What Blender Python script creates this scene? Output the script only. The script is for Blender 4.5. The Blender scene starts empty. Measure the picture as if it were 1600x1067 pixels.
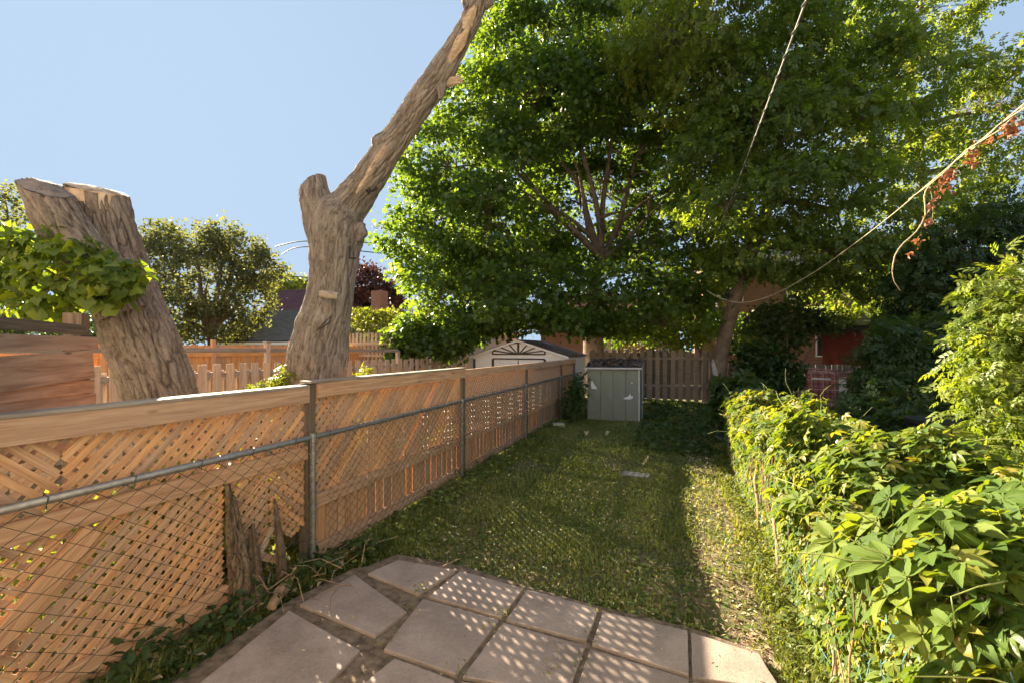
import bpy, math, random
import numpy as np
from mathutils import Vector, Matrix, noise

rng = np.random.default_rng(7)
random.seed(7)
SC = bpy.context.scene
COL = SC.collection

# ------------------------------------------------------------------ camera
# world: +Y runs down the yard, +X to the right, metres
H, FPX, CX, HY = 2.0, 690.0, 800.0, 545.0      # eye height, focal length and horizon of the photograph
YAW = math.radians(20.5)
cs, sn = math.cos(YAW), math.sin(YAW)
cam = bpy.data.cameras.new('camera')
cam.sensor_width = 36.0
cam.lens = FPX / 1600 * 36
cam.shift_y = (HY - 533.5) / 1600
cam.clip_start, cam.clip_end = 0.05, 900
cam_o = bpy.data.objects.new('camera', cam)
COL.objects.link(cam_o)
cam_o.location = (0, 0, H)
cam_o.rotation_euler = (math.radians(90), 0, YAW)
SC.camera = cam_o

# ------------------------------------------------------------------ sky and sun
SUN_EL = 23.6
SUN_DIR = Vector((-0.866, 0.500, 0)).normalized() * math.cos(math.radians(SUN_EL))
SUN_DIR.z = math.sin(math.radians(SUN_EL))        # towards the sun
world = bpy.data.worlds.new('World')
SC.world = world
world.use_nodes = True
wn = world.node_tree
wn.nodes.clear()
sky = wn.nodes.new('ShaderNodeTexSky')
sky.sky_type = 'NISHITA'
sky.sun_disc = False
sky.sun_elevation = math.radians(SUN_EL)
sky.sun_rotation = math.atan2(SUN_DIR.x, SUN_DIR.y)
sky.air_density = 1.0
sky.dust_density = 0.6
sky.ozone_density = 2.0
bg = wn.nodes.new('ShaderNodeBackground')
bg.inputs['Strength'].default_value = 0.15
wo = wn.nodes.new('ShaderNodeOutputWorld')
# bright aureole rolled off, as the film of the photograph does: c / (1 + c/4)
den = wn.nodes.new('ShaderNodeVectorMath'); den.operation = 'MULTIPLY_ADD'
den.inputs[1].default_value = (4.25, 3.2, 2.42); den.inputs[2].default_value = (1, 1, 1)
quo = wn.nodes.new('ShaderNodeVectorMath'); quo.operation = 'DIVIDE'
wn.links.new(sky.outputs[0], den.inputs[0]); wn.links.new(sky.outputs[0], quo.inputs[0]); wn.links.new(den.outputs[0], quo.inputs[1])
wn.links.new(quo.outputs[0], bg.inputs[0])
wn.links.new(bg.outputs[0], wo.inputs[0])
sun = bpy.data.lights.new('sun', 'SUN')
sun.energy = 2.0
sun.angle = math.radians(0.5)
sun.color = (1.0, 0.85, 0.62)
sun_o = bpy.data.objects.new('sun', sun)
COL.objects.link(sun_o)
sun_o.rotation_euler = (-SUN_DIR).to_track_quat('-Z', 'Y').to_euler()
SC.view_settings.view_transform = 'Standard'
SC.view_settings.look = 'None'
SC.view_settings.exposure = 3.95
SC.view_settings.gamma = 1.0
SC.view_settings.use_curve_mapping = False
SC.render.engine = 'CYCLES'
SC.cycles.max_bounces = 8
SC.cycles.diffuse_bounces = 4
SC.cycles.transmission_bounces = 6
SC.cycles.transparent_max_bounces = 8
SC.cycles.use_adaptive_sampling = True
SC.cycles.use_denoising = True

# ------------------------------------------------------------------ places
def C(X, Y, z):                    # right of / ahead of the camera, height -> world
    return Vector((X * cs - Y * sn, X * sn + Y * cs, z))
def px(x, y, Y):                   # a pixel of the photograph at depth Y
    return C((x - CX) / FPX * Y, Y, H + (HY - y) / FPX * Y)
def onz(x, y, z=0.0):              # ... on a level plane
    return px(x, y, FPX * (H - z) / (y - HY))
def onx(x, y, t):                  # ... on a plane along the yard
    k = (x - CX) / FPX
    return px(x, y, t / (cs * k - sn))
def ony(x, y, s):                  # ... on a plane across the yard
    k = (x - CX) / FPX
    return px(x, y, s / (sn * k + cs))

# ------------------------------------------------------------------ objects
WM = {}
def place(o, M, parent=None):
    WM[o.name] = M
    if parent is not None:
        o.parent = parent
        o.matrix_parent_inverse = Matrix.Identity(4)
        o.matrix_basis = WM[parent.name].inverted() @ M
    else:
        o.matrix_basis = M
def tag(o, label=None, cat=None, group=None, kind=None):
    if label: o['label'] = label
    if cat: o['category'] = cat
    if group: o['group'] = group
    if kind: o['kind'] = kind
    return o
def thing(name, label, cat, loc=(0, 0, 0), group=None):
    o = bpy.data.objects.new(name, None)
    o.empty_display_size = 0.2
    COL.objects.link(o)
    place(o, Matrix.Translation(Vector(loc)))
    return tag(o, label, cat, group)
def link(name, me, mat=None, parent=None, M=None, smooth=False, kind=None):
    o = bpy.data.objects.new(name, me)
    COL.objects.link(o)
    if mat is not None and len(me.materials) == 0: me.materials.append(mat)
    place(o, M if M is not None else Matrix.Identity(4), parent)
    if smooth: me.shade_smooth()
    if kind: o['kind'] = kind
    return o
def tri_mesh(name, V, T, rnd=None, uv=None):
    me = bpy.data.meshes.new(name)
    V = np.ascontiguousarray(V, np.float32); T = np.ascontiguousarray(T, np.int32)
    n = T.shape[1]
    me.vertices.add(len(V)); me.vertices.foreach_set('co', V.ravel())
    me.loops.add(T.size); me.loops.foreach_set('vertex_index', T.ravel())
    me.polygons.add(len(T)); me.polygons.foreach_set('loop_start', np.arange(0, T.size, n, dtype=np.int32))
    me.update(calc_edges=True)
    if rnd is not None:
        a = me.attributes.new('rnd', 'FLOAT', 'POINT'); a.data.foreach_set('value', np.ascontiguousarray(rnd, np.float32))
    if uv is not None:
        l = me.uv_layers.new(name='UVMap'); l.data.foreach_set('uv', np.ascontiguousarray(uv[T.ravel()], np.float32).ravel())
    return me

class MB:                                    # collects faces, then becomes ONE mesh object
    def __init__(s): s.v = []; s.f = []
    def poly(s, pts):
        b = len(s.v); s.v += [tuple(p) for p in pts]; s.f.append(tuple(range(b, b + len(pts))))
    def box(s, M, sx, sy, sz):
        b = len(s.v)
        for z in (-.5, .5):
            for x, y in ((-.5, -.5), (.5, -.5), (.5, .5), (-.5, .5)):
                s.v.append(tuple(M @ Vector((x * sx, y * sy, z * sz))))
        s.f += [(b+3, b+2, b+1, b), (b+4, b+5, b+6, b+7)] + [(b+i, b+(i+1) % 4, b+4+(i+1) % 4, b+4+i) for i in range(4)]
    def bar(s, p0, p1, w, t, nrm=(0, 0, 1)):
        M, L = bar_frame(p0, p1, nrm); s.box(M, L, w, t)
    def prism(s, pts, ext):                  # a planar outline pushed along ext
        b = len(s.v); n = len(pts); e = Vector(ext)
        s.v += [tuple(p) for p in pts] + [tuple(Vector(p) + e) for p in pts]
        s.f.append(tuple(range(b + n - 1, b - 1, -1))); s.f.append(tuple(range(b + n, b + 2 * n)))
        for i in range(n):
            j = (i + 1) % n; s.f.append((b + i, b + j, b + n + j, b + n + i))
    def tube(s, pts, rad, sides=6, cap=True):
        pts = [Vector(p) for p in pts]; n = len(pts)
        if not hasattr(rad, '__len__'): rad = [rad] * n
        b = len(s.v); up = Vector((0.31, 0.17, 0.93))
        u = None
        for i, p in enumerate(pts):
            d = (pts[min(i + 1, n - 1)] - pts[max(i - 1, 0)]).normalized()
            if u is None:
                u = d.cross(up)
                if u.length < 1e-3: u = d.cross(Vector((1, 0, 0)))
            u = (u - d * u.dot(d)).normalized(); w = d.cross(u)
            for k in range(sides):
                a = 2 * math.pi * k / sides
                s.v.append(tuple(p + (u * math.cos(a) + w * math.sin(a)) * rad[i]))
        for i in range(n - 1):
            for k in range(sides):
                k2 = (k + 1) % sides
                s.f.append((b + i*sides + k, b + i*sides + k2, b + (i+1)*sides + k2, b + (i+1)*sides + k))
        if cap:
            s.f.append(tuple(b + k for k in range(sides - 1, -1, -1)))
            s.f.append(tuple(b + (n-1)*sides + k for k in range(sides)))
    def build(s, name, mat, parent=None, smooth=False, kind=None, M=None, bevel=0):
        me = bpy.data.meshes.new(name)
        v = s.v
        if M is None and parent is not None and not parent.data: M = Matrix.Translation(WM[parent.name].translation)
        if M is not None:
            I = M.inverted(); v = [tuple(I @ Vector(p)) for p in v]
        me.from_pydata(v, [], s.f); me.update()
        o = link(name, me, mat, parent, M, smooth, kind)
        if bevel:
            m = o.modifiers.new('bevel', 'BEVEL'); m.width = bevel; m.segments = 2; m.limit_method = 'ANGLE'
        return o
def bar_frame(p0, p1, nrm):
    p0, p1 = Vector(p0), Vector(p1); d = p1 - p0; L = d.length; x = d / L
    z = Vector(nrm); z = (z - x * z.dot(x))
    z = z.normalized() if z.length > 1e-5 else x.orthogonal().normalized()
    y = z.cross(x)
    M = Matrix((x, y, z)).transposed().to_4x4(); M.translation = (p0 + p1) / 2
    return M, L
BOXES = {}
def bar(name, p0, p1, w, t, nrm, mat, parent, bevel=0.0):      # one board: length along its own X
    M, L = bar_frame(p0, p1, nrm)
    key = (round(L, 3), round(w, 3), round(t, 3), mat.name, bevel)
    if key not in BOXES:
        me = bpy.data.meshes.new(name); mb = MB(); mb.box(Matrix.Identity(4), L, w, t)
        me.from_pydata(mb.v, [], mb.f); me.update(); me.materials.append(mat); BOXES[key] = me
    o = link(name, BOXES[key], None, parent, M)
    if bevel:
        m = o.modifiers.new('bevel', 'BEVEL'); m.width = bevel; m.segments = 2
    return o
def poly_board(name, pts2, origin, ux, uy, thick, mat, parent, bevel=0.0):   # flat board with its own outline (picket, cut plank)
    ux, uy = Vector(ux).normalized(), Vector(uy).normalized(); uz = ux.cross(uy)
    M = Matrix((ux, uy, uz)).transposed().to_4x4(); M.translation = Vector(origin)
    key = ('p', tuple((round(a, 3), round(b, 3)) for a, b in pts2), thick, mat.name)
    if key not in BOXES:
        mb = MB(); mb.prism([(a, b, -thick / 2) for a, b in pts2], (0, 0, thick))
        me = bpy.data.meshes.new(name); me.from_pydata(mb.v, [], mb.f); me.update(); me.materials.append(mat); BOXES[key] = me
    o = link(name, BOXES[key], None, parent, M)
    if bevel:
        m = o.modifiers.new('bevel', 'BEVEL'); m.width = bevel; m.segments = 1
    return o

# ------------------------------------------------------------------ materials
class NT:
    def __init__(s, name):
        s.m = bpy.data.materials.new(name); s.m.use_nodes = True
        s.t = s.m.node_tree; s.t.nodes.clear()
        s.out = s.n('OutputMaterial')
    def n(s, typ, **kw):
        nd = s.t.nodes.new('ShaderNode' + typ)
        for k, v in kw.items():
            if hasattr(nd, k) and k not in ('inputs',): setattr(nd, k, v)
        return nd
    def set(s, nd, **kw):
        for k, v in kw.items():
            inp = nd.inputs[int(k[1:])] if k[0] == 'i' and k[1:].isdigit() else nd.inputs[k.replace('_', ' ')]
            if hasattr(v, 'is_output') or isinstance(v, bpy.types.NodeSocket): s.t.links.new(v, inp)
            else: inp.default_value = v
        return nd
    def math(s, op, a, b=0.0, c=0.0, clamp=False):
        nd = s.n('Math', operation=op); nd.use_clamp = clamp
        s.set(nd, i0=a, i1=b, i2=c); return nd.outputs[0]
    def mix(s, f, a, b, blend='MIX'):
        nd = s.n('Mix', data_type='RGBA', blend_type=blend)
        s.set(nd, i0=f, i6=a, i7=b); return nd.outputs[2]
    def ramp(s, f, stops):
        nd = s.n('ValToRGB'); e = nd.color_ramp.elements
        while len(e) < len(stops): e.new(0.5)
        for el, (p, c) in zip(e, stops): el.position = p; el.color = (*c, 1) if len(c) == 3 else c
        s.set(nd, i0=f); return nd.outputs[0]
    def noise(s, vec, scale, detail=4, rough=.55, dist=0.0):
        nd = s.n('TexNoise'); s.set(nd, Scale=scale, Detail=detail, Roughness=rough, Distortion=dist)
        if vec is not None: s.set(nd, Vector=vec)
        return nd.outputs['Fac']
    def mapping(s, vec, scale=(1, 1, 1), loc=(0, 0, 0)):
        nd = s.n('Mapping'); s.set(nd, Vector=vec, Scale=scale, Location=loc); return nd.outputs[0]
    def bump(s, h, strength=.3, dist=.01):
        nd = s.n('Bump'); s.set(nd, Height=h, Strength=strength, Distance=dist); return nd.outputs[0]
    def bsdf(s, col, rough=.7, normal=None, metal=0.0, spec=.4):
        nd = s.n('BsdfPrincipled'); s.set(nd, Base_Color=col, Roughness=rough, Metallic=metal)
        nd.inputs['Specular IOR Level'].default_value = spec
        if normal is not None: s.set(nd, Normal=normal)
        return nd.outputs[0]
    def done(s, sh): s.t.links.new(sh, s.out.inputs[0]); return s.m
def rgb(*c): return (*c, 1.0)

def m_wood(name, dark, mid, light, grey=0.0, gcol=(.25, .22, .19), knots=True, rough=.75, var=.35, grain=22):
    w = NT(name)
    tc = w.n('TexCoord'); oi = w.n('ObjectInfo')
    off = w.n('VectorMath', operation='SCALE'); cx = w.n('CombineXYZ')
    w.set(cx, X=oi.outputs['Random'], Y=w.math('MULTIPLY', oi.outputs['Random'], 7.3), Z=w.math('MULTIPLY', oi.outputs['Random'], 3.7))
    w.set(off, i0=cx.outputs[0]); off.inputs['Scale'].default_value = 20
    add = w.n('VectorMath', operation='ADD'); w.set(add, i0=tc.outputs['Object'], i1=off.outputs[0])
    v = add.outputs[0]
    g = w.noise(w.mapping(v, (1.1, grain, grain)), 1.6, 6, .6, .6)
    fine = w.noise(w.mapping(v, (4, 160, 160)), 1.0, 3, .6)
    blotch = w.noise(v, 2.2, 3)
    f = w.math('ADD', w.math('MULTIPLY', g, .75), w.math('MULTIPLY', fine, .25))
    col = w.ramp(f, [(.36, dark), (.5, mid), (.63, light)])
    # board-to-board difference
    hs = w.n('HueSaturation'); w.set(hs, Color=col, Hue=.5, Saturation=w.math('ADD', .85, w.math('MULTIPLY', oi.outputs['Random'], .25)),
          Value=w.math('ADD', 1 - var / 2, w.math('MULTIPLY', oi.outputs['Random'], var)))
    col = hs.outputs[0]
    if grey: col = w.mix(w.math('MULTIPLY', w.ramp(blotch, [(.35, (0, 0, 0)), (.65, (1, 1, 1))]), grey), col, rgb(*gcol))
    if knots:
        vo = w.n('TexVoronoi'); w.set(vo, Vector=w.mapping(v, (2.2, 9, 9)), Scale=1.0, Randomness=1.0)
        k = w.ramp(vo.outputs['Distance'], [(.05, (1, 1, 1)), (.13, (0, 0, 0))])
        col = w.mix(w.math('MULTIPLY', k, .75), col, rgb(dark[0] * .35, dark[1] * .3, dark[2] * .3))
    st = w.noise(w.mapping(v, (1, 4, 4)), 3.5, 4)
    col = w.mix(w.math('MULTIPLY', w.ramp(st, [(.55, (0, 0, 0)), (.75, (1, 1, 1))]), .3), col, rgb(dark[0] * .6, dark[1] * .6, dark[2] * .65))
    return w.done(w.bsdf(col, rough, w.bump(f, .5, .004), spec=.25))
def m_plain(name, col, rough=.6, metal=0.0, var=.15, scale=6, bump=.0, spec=.4):
    w = NT(name); tc = w.n('TexCoord')
    n = w.noise(tc.outputs['Object'], scale, 5)
    c = w.mix(w.ramp(n, [(.3, (0, 0, 0)), (.7, (1, 1, 1))]), rgb(*[x * (1 - var) for x in col]), rgb(*[min(1, x * (1 + var)) for x in col]))
    nrm = w.bump(w.noise(tc.outputs['Object'], scale * 8, 4), bump, .01) if bump else None
    return w.done(w.bsdf(c, rough, nrm, metal, spec))
def m_leaf(name, cols, trans=.42, tcol=(1.9, 1.75, .5), rough=.5, veins=False, objrand=False, spec=.35, bumpy=.0):
    w = NT(name)
    at = w.n('Attribute', attribute_name='rnd'); r = at.outputs['Fac']
    if objrand:
        oi = w.n('ObjectInfo'); r = w.math('FRACT', w.math('ADD', r, oi.outputs['Random']))
    n = len(cols)
    col = w.ramp(r, [(i / (n - 1), c) for i, c in enumerate(cols)])
    nrm = None
    if veins:
        uv = w.n('UVMap'); sp = w.n('SeparateXYZ'); w.set(sp, Vector=uv.outputs[0])
        u = w.math('ABSOLUTE', w.math('SUBTRACT', sp.outputs[0], .5)); v = sp.outputs[1]
        mid = w.math('LESS_THAN', u, .025)
        sv = w.math('ABSOLUTE', w.math('SUBTRACT', w.math('FRACT', w.math('SUBTRACT', w.math('MULTIPLY', v, 8), w.math('MULTIPLY', u, 7))), .5))
        side = w.ramp(sv, [(.0, (1, 1, 1)), (.09, (0, 0, 0))])
        ln = w.math('MAXIMUM', mid, w.math('MULTIPLY', side, .35))
        col = w.mix(w.math('MULTIPLY', ln, .38), col, rgb(.16, .22, .07))
        tc = w.n('TexCoord')
        bl = w.noise(tc.outputs['Object'], 14, 3)
        col = w.mix(w.math('MULTIPLY', w.ramp(bl, [(.5, (0, 0, 0)), (.8, (1, 1, 1))]), .35), col, rgb(.12, .13, .03))
        h = w.math('SUBTRACT', sv, w.math('MULTIPLY', mid, .5))
        nrm = w.bump(h, .3, .005)
    tm = w.mix(1.0, col, rgb(*tcol), 'MULTIPLY')
    tb = w.n('BsdfTranslucent'); w.set(tb, Color=tm)
    ms = w.n('MixShader'); w.set(ms, i0=trans, i1=w.bsdf(col, rough, nrm, spec=spec), i2=tb.outputs[0])
    return w.done(ms.outputs[0])
def m_bark(name, c1, c2, c3, scale=9):
    w = NT(name); tc = w.n('TexCoord')
    at = w.n('Attribute', attribute_name='axis'); v = at.outputs['Vector']     # around / along the stem, metres
    n1 = w.noise(w.mapping(v, (1, 1, .22)), scale * 2.2, 8, .65, .6)
    n2 = w.noise(tc.outputs['Object'], 1.8, 3)
    n3 = w.noise(w.mapping(v, (1, 1, .3)), scale * 11, 4, .7)
    f = w.math('ADD', w.math('MULTIPLY', n1, .6), w.math('MULTIPLY', n3, .4))
    col = w.ramp(f, [(.37, c1), (.5, c2), (.63, c3)])
    col = w.mix(w.math('MULTIPLY', w.ramp(n2, [(.4, (0, 0, 0)), (.7, (1, 1, 1))]), .35), col, rgb(c2[0] * .75, c2[1] * .8, c2[2] * .85))
    rd = w.n('Attribute', attribute_name='ridge')            # the fissures expose darker inner bark
    col = w.mix(w.ramp(rd.outputs['Fac'], [(.06, (1, 1, 1)), (.40, (0, 0, 0))]), col, rgb(*[x * .85 for x in c1]))
    return w.done(w.bsdf(col, .9, w.bump(f, .9, .02), spec=.15))
def m_brick(name, b1, b2, mortar, sc=1.0):
    w = NT(name); tc = w.n('TexCoord')
    geo = w.n('NewGeometry'); sx = w.n('SeparateXYZ'); w.set(sx, Vector=tc.outputs['Object'])
    cx = w.n('CombineXYZ'); w.set(cx, X=w.math('ADD', sx.outputs[0], sx.outputs[1]), Y=sx.outputs[2])
    br = w.n('TexBrick'); w.set(br, Vector=cx.outputs[0], Color1=rgb(*b1), Color2=rgb(*b2), Mortar=rgb(*mortar), Scale=1.0)
    br.inputs['Brick Width'].default_value = .215 * sc; br.inputs['Row Height'].default_value = .075 * sc
    br.inputs['Mortar Size'].default_value = .009 * sc
    n = w.noise(tc.outputs['Object'], 3, 5)
    col = w.mix(w.math('MULTIPLY', n, .35), br.outputs[0], rgb(b1[0] * .6, b1[1] * .6, b1[2] * .6))
    return w.done(w.bsdf(col, .85, w.bump(br.outputs['Fac'], -.4, .006), spec=.2))
def m_shingle(name, c1, c2):
    w = NT(name); tc = w.n('TexCoord')
    uvn = w.mapping(tc.outputs['Object'], (1, 1, 1))
    sx = w.n('SeparateXYZ'); w.set(sx, Vector=uvn)
    cx = w.n('CombineXYZ'); w.set(cx, X=w.math('ADD', sx.outputs[0], sx.outputs[1]), Y=w.math('MULTIPLY', sx.outputs[2], 1.6))
    br = w.n('TexBrick'); w.set(br, Vector=cx.outputs[0], Color1=rgb(*c1), Color2=rgb(*c2), Mortar=rgb(*[x * .6 for x in c1]), Scale=1.0)
    br.inputs['Brick Width'].default_value = .32; br.inputs['Row Height'].default_value = .14; br.inputs['Mortar Size'].default_value = .012
    n = w.noise(tc.outputs['Object'], 40, 3)
    col = w.mix(w.math('MULTIPLY', n, .4), br.outputs[0], rgb(*[x * .7 for x in c2]))
    return w.done(w.bsdf(col, .95, None, spec=.0))

MAT = {}
MAT['fence'] = m_wood('fence_wood', (.35, .18, .10), (.50, .285, .165), (.60, .38, .24), grey=.15, var=.4)
MAT['slat'] = m_wood('slat_wood', (.39, .195, .095), (.56, .31, .165), (.65, .41, .23), grey=.1, var=.45, knots=False)
MAT['lowboard'] = m_wood('lower_board_wood', (.33, .165, .085), (.46, .25, .135), (.55, .33, .19), grey=.1, var=.4)
MAT['post'] = m_wood('old_post_wood', (.075, .05, .034), (.14, .098, .068), (.20, .15, .11), grey=.2, gcol=(.17, .15, .13))
MAT['greywood'] = m_wood('grey_weathered_wood', (.17, .13, .10), (.27, .22, .18), (.36, .30, .25), grey=.4, gcol=(.33, .30, .27))
MAT['picket'] = m_wood('pale_picket_wood', (.42, .27, .17), (.55, .38, .26), (.66, .49, .35), grey=.3, gcol=(.45, .38, .31))
MAT['orange'] = m_wood('orange_cedar', (.60, .25, .10), (.74, .35, .15), (.80, .44, .21), var=.3)
MAT['brownboard'] = m_wood('red_brown_board', (.27, .14, .085), (.42, .235, .15), (.53, .33, .22), grey=.3, gcol=(.33, .25, .21), grain=14)
MAT['darkpicket'] = m_wood('dark_weathered_picket', (.17, .135, .11), (.27, .22, .18), (.36, .30, .25), grey=.5, gcol=(.22, .19, .17))
MAT['rail'] = m_plain('galvanised_steel', (.24, .235, .23), .45, .6, .2, 30, .1)
MAT['wire'] = m_plain('dark_green_wire', (.018, .04, .03), .5)
MAT['teal'] = m_plain('teal_vinyl_wire', (.03, .13, .13), .5)
MAT['net'] = m_plain('teal_screen_cloth', (.015, .06, .065), .8, var=.4, scale=5)
MAT['white'] = m_plain('white_painted_metal', (.72, .70, .70), .5, var=.06)
MAT['brown'] = m_plain('dark_brown_trim', (.06, .04, .035), .6)
MAT['black'] = m_plain('black_plastic', (.015, .015, .016), .5)
MAT['iron'] = m_plain('black_iron', (.02, .018, .016), .6, .3)
MAT['cable'] = m_plain('grey_cable', (.30, .28, .25), .7, var=.3, scale=3)
MAT['rope'] = m_plain('tan_rope', (.42, .34, .22), .9, var=.3, scale=40)
MAT['utility'] = m_plain('black_utility_cable', (.03, .03, .035), .6)
MAT['twig'] = m_plain('dry_brown_twig', (.28, .18, .11), .9, var=.4, scale=20)
MAT['deadleaf'] = m_leaf('dead_orange_leaf', [(.22, .09, .045), (.32, .14, .065), (.17, .07, .04)], .25, (1.4, 1.1, .8), .7)
MAT['branch'] = m_plain('tree_branch_bark', (.17, .125, .092), .95, var=.35, scale=4, bump=.6, spec=.1)
MAT['bark'] = m_bark('furrowed_grey_brown_bark', (.085, .063, .05), (.195, .155, .128), (.295, .25, .215))
MAT['bark2'] = m_bark('smooth_dead_bark', (.092, .072, .06), (.195, .16, .137), (.295, .252, .22), 7)
MAT['bark3'] = m_bark('dark_stub_bark', (.07, .045, .03), (.17, .115, .075), (.28, .20, .14))

# ------------------------------------------------------------------ the ground
def axis_lines(lo, hi, flo, fhi, fine, coarse):
    a = list(np.arange(flo, fhi + 1e-6, fine))
    x = flo
    st = fine
    while x > lo: st = min(st * 1.35, coarse); x -= st; a.insert(0, x)
    x = fhi; st = fine
    while x < hi: st = min(st * 1.35, coarse); x += st; a.append(x)
    return np.array(a)
gx = axis_lines(-300, 300, -5, 3, .12, 25); gy = axis_lines(-60, 500, 0, 20, .12, 25)
GX, GY = np.meshgrid(gx, gy)
def ground_z(x, y):
    return .018 * np.sin(x * 2.1 + y * 1.3) + .014 * np.sin(x * 4.7 - y * 3.1 + 1) - .03
GZ = ground_z(GX, GY)
nx_, ny_ = len(gx), len(gy)
idx = np.arange(nx_ * ny_).reshape(ny_, nx_)
Q = np.stack([idx[:-1, :-1], idx[:-1, 1:], idx[1:, 1:], idx[1:, :-1]], -1).reshape(-1, 4)
g = NT('lawn_soil')
tc = g.n('TexCoord'); P = tc.outputs['Object']
n1 = g.noise(P, 1.1, 5, .6); n2 = g.noise(P, 9, 6, .65); n3 = g.noise(P, 60, 4, .7)
soil = g.ramp(n3, [(.3, (.13, .092, .062)), (.55, (.23, .17, .118)), (.75, (.34, .26, .185))])
green = g.ramp(n2, [(.3, (.045, .068, .018)), (.7, (.085, .125, .03))])
col = g.mix(g.ramp(g.math('ADD', g.math('MULTIPLY', n1, .6), g.math('MULTIPLY', n2, .4)), [(.42, (0, 0, 0)), (.58, (1, 1, 1))]), soil, green)
link('ground', tri_mesh('ground', np.stack([GX, GY, GZ], -1).reshape(-1, 3), Q), g.done(g.bsdf(col, .95, g.bump(g.math('ADD', n2, n3), .8, .03), spec=.1)), kind='structure', smooth=True)

# ------------------------------------------------------------------ the patio
sl = NT('worn_concrete_slab')
tc = sl.n('TexCoord'); oi = sl.n('ObjectInfo')
P = tc.outputs['Object']
add = sl.n('VectorMath', operation='ADD'); sl.set(add, i0=P, i1=oi.outputs['Location']); P = add.outputs[0]
a1 = sl.noise(P, 2.5, 6, .6, .4); a2 = sl.noise(P, 45, 5, .7); a3 = sl.noise(P, 170, 2)
c = sl.ramp(sl.math('ADD', sl.math('MULTIPLY', a1, .65), sl.math('MULTIPLY', a2, .35)), [(.32, (.22, .168, .143)), (.5, (.325, .25, .212)), (.68, (.42, .335, .288))])
sp = sl.n('TexVoronoi'); sl.set(sp, Vector=P, Scale=14)
c = sl.mix(sl.math('MULTIPLY', sl.ramp(sp.outputs['Distance'], [(.03, (1, 1, 1)), (.09, (0, 0, 0))]), .55), c, rgb(.10, .075, .06))
a4 = sl.noise(P, 1.1, 7, .7, 1.0)
c = sl.mix(sl.math('MULTIPLY', sl.ramp(a4, [(.50, (0, 0, 0)), (.66, (1, 1, 1))]), .45), c, rgb(.17, .135, .115))
a5 = sl.noise(P, 6, 6, .75)
c = sl.mix(sl.math('MULTIPLY', sl.ramp(a5, [(.58, (0, 0, 0)), (.72, (1, 1, 1))]), .35), c, rgb(.13, .115, .085))
c = sl.mix(sl.math('MULTIPLY', sl.ramp(a3, [(.55, (0, 0, 0)), (.75, (1, 1, 1))]), .25), c, rgb(.5, .42, .38))
hs = sl.n('HueSaturation'); sl.set(hs, Color=c, Value=sl.math('ADD', .86, sl.math('MULTIPLY', oi.outputs['Random'], .26)))
MAT['slab'] = sl.done(sl.bsdf(hs.outputs[0], .88, sl.bump(sl.math('ADD', a2, a3), .5, .006), spec=.2))
slab_px = [
    [(452, 952), (563, 1014), (470, 1110), (240, 1125)],
    [(468, 943), (553.7, 896), (637, 955), (586, 992)],
    [(573.6, 894.4), (622, 873), (713, 889), (654, 927)],
    [(719, 890.5), (818.2, 918), (784, 963), (669.6, 930.4)],
    [(660.6, 934), (780, 967), (714, 1053), (599, 1013)],
    [(572, 1062), (617, 1026), (712, 1062), (690, 1140), (500, 1140)],
    [(824, 919.5), (936, 950), (917, 1000), (790, 966.5)],
    [(786, 971.5), (916, 1008), (889, 1082), (722, 1056)],
    [(942, 953.4), (1075, 984), (1077, 1054), (924, 1004)],
    [(1079, 986), (1187, 1020), (1222, 1078), (1081, 1057)],
    [(922, 1011), (1077, 1060), (1078, 1160), (885, 1120)],
    [(1082, 1063), (1225, 1084), (1260, 1180), (1084, 1170)],
    [(720, 1063), (885, 1088), (870, 1160), (690, 1150)],
]
slab_xy = [[onz(x, y, .03).xy for x, y in q] for q in slab_px]
mb = MB()
edge_px = [(180, 1130), (452, 940), (470, 930), (553, 888), (573, 885), (622, 866), (720, 884), (820, 915), (940, 949), (1078, 981), (1186, 1019), (1221, 1078), (1256, 1180), (180, 1185)]
patio_xy = [onz(x, y, 0).xy for x, y in edge_px]
mb.poly([(p.x, p.y, .006) for p in patio_xy])
soilm = m_plain('bare_patio_soil', (.17, .125, .09), .95, var=.5, scale=14, bump=.7, spec=.1)
patio = mb.build('patio', soilm, kind='structure')
for i, q in enumerate(slab_xy):
    cx_ = sum((p.x for p in q)) / len(q); cy_ = sum((p.y for p in q)) / len(q)
    mb = MB()
    tilt = Vector((random.uniform(-.008, .008), random.uniform(-.008, .008), 0))
    out = []
    n = len(q)
    for k in range(n):                       # slightly worn, uneven edge
        a, b = q[k], q[(k + 1) % n]
        for j in range(6):
            p = a.lerp(b, j / 6)
            e = 0 if j == 0 else .0045
            p = p + (Vector((cx_, cy_)) - p).normalized() * random.uniform(0, e)
            if j == 0: p = p + (Vector((cx_, cy_)) - p).normalized() * random.uniform(.0, .006)
            out.append(p)
    top = [(p.x - cx_, p.y - cy_, .03 + (p.x - cx_) * tilt.x + (p.y - cy_) * tilt.y) for p in out]
    mb.prism([(x, y, z - .05) for x, y, z in top], (0, 0, .05))
    mb2 = bpy.data.meshes.new('slab'); mb2.from_pydata(mb.v, [], mb.f); mb2.update()
    o = link('slab', mb2, MAT['slab'], patio, Matrix.Translation((cx_, cy_, 0)))
    m = o.modifiers.new('bevel', 'BEVEL'); m.width = .006; m.segments = 2; m.limit_method = 'ANGLE'; m.angle_limit = math.radians(50)

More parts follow.
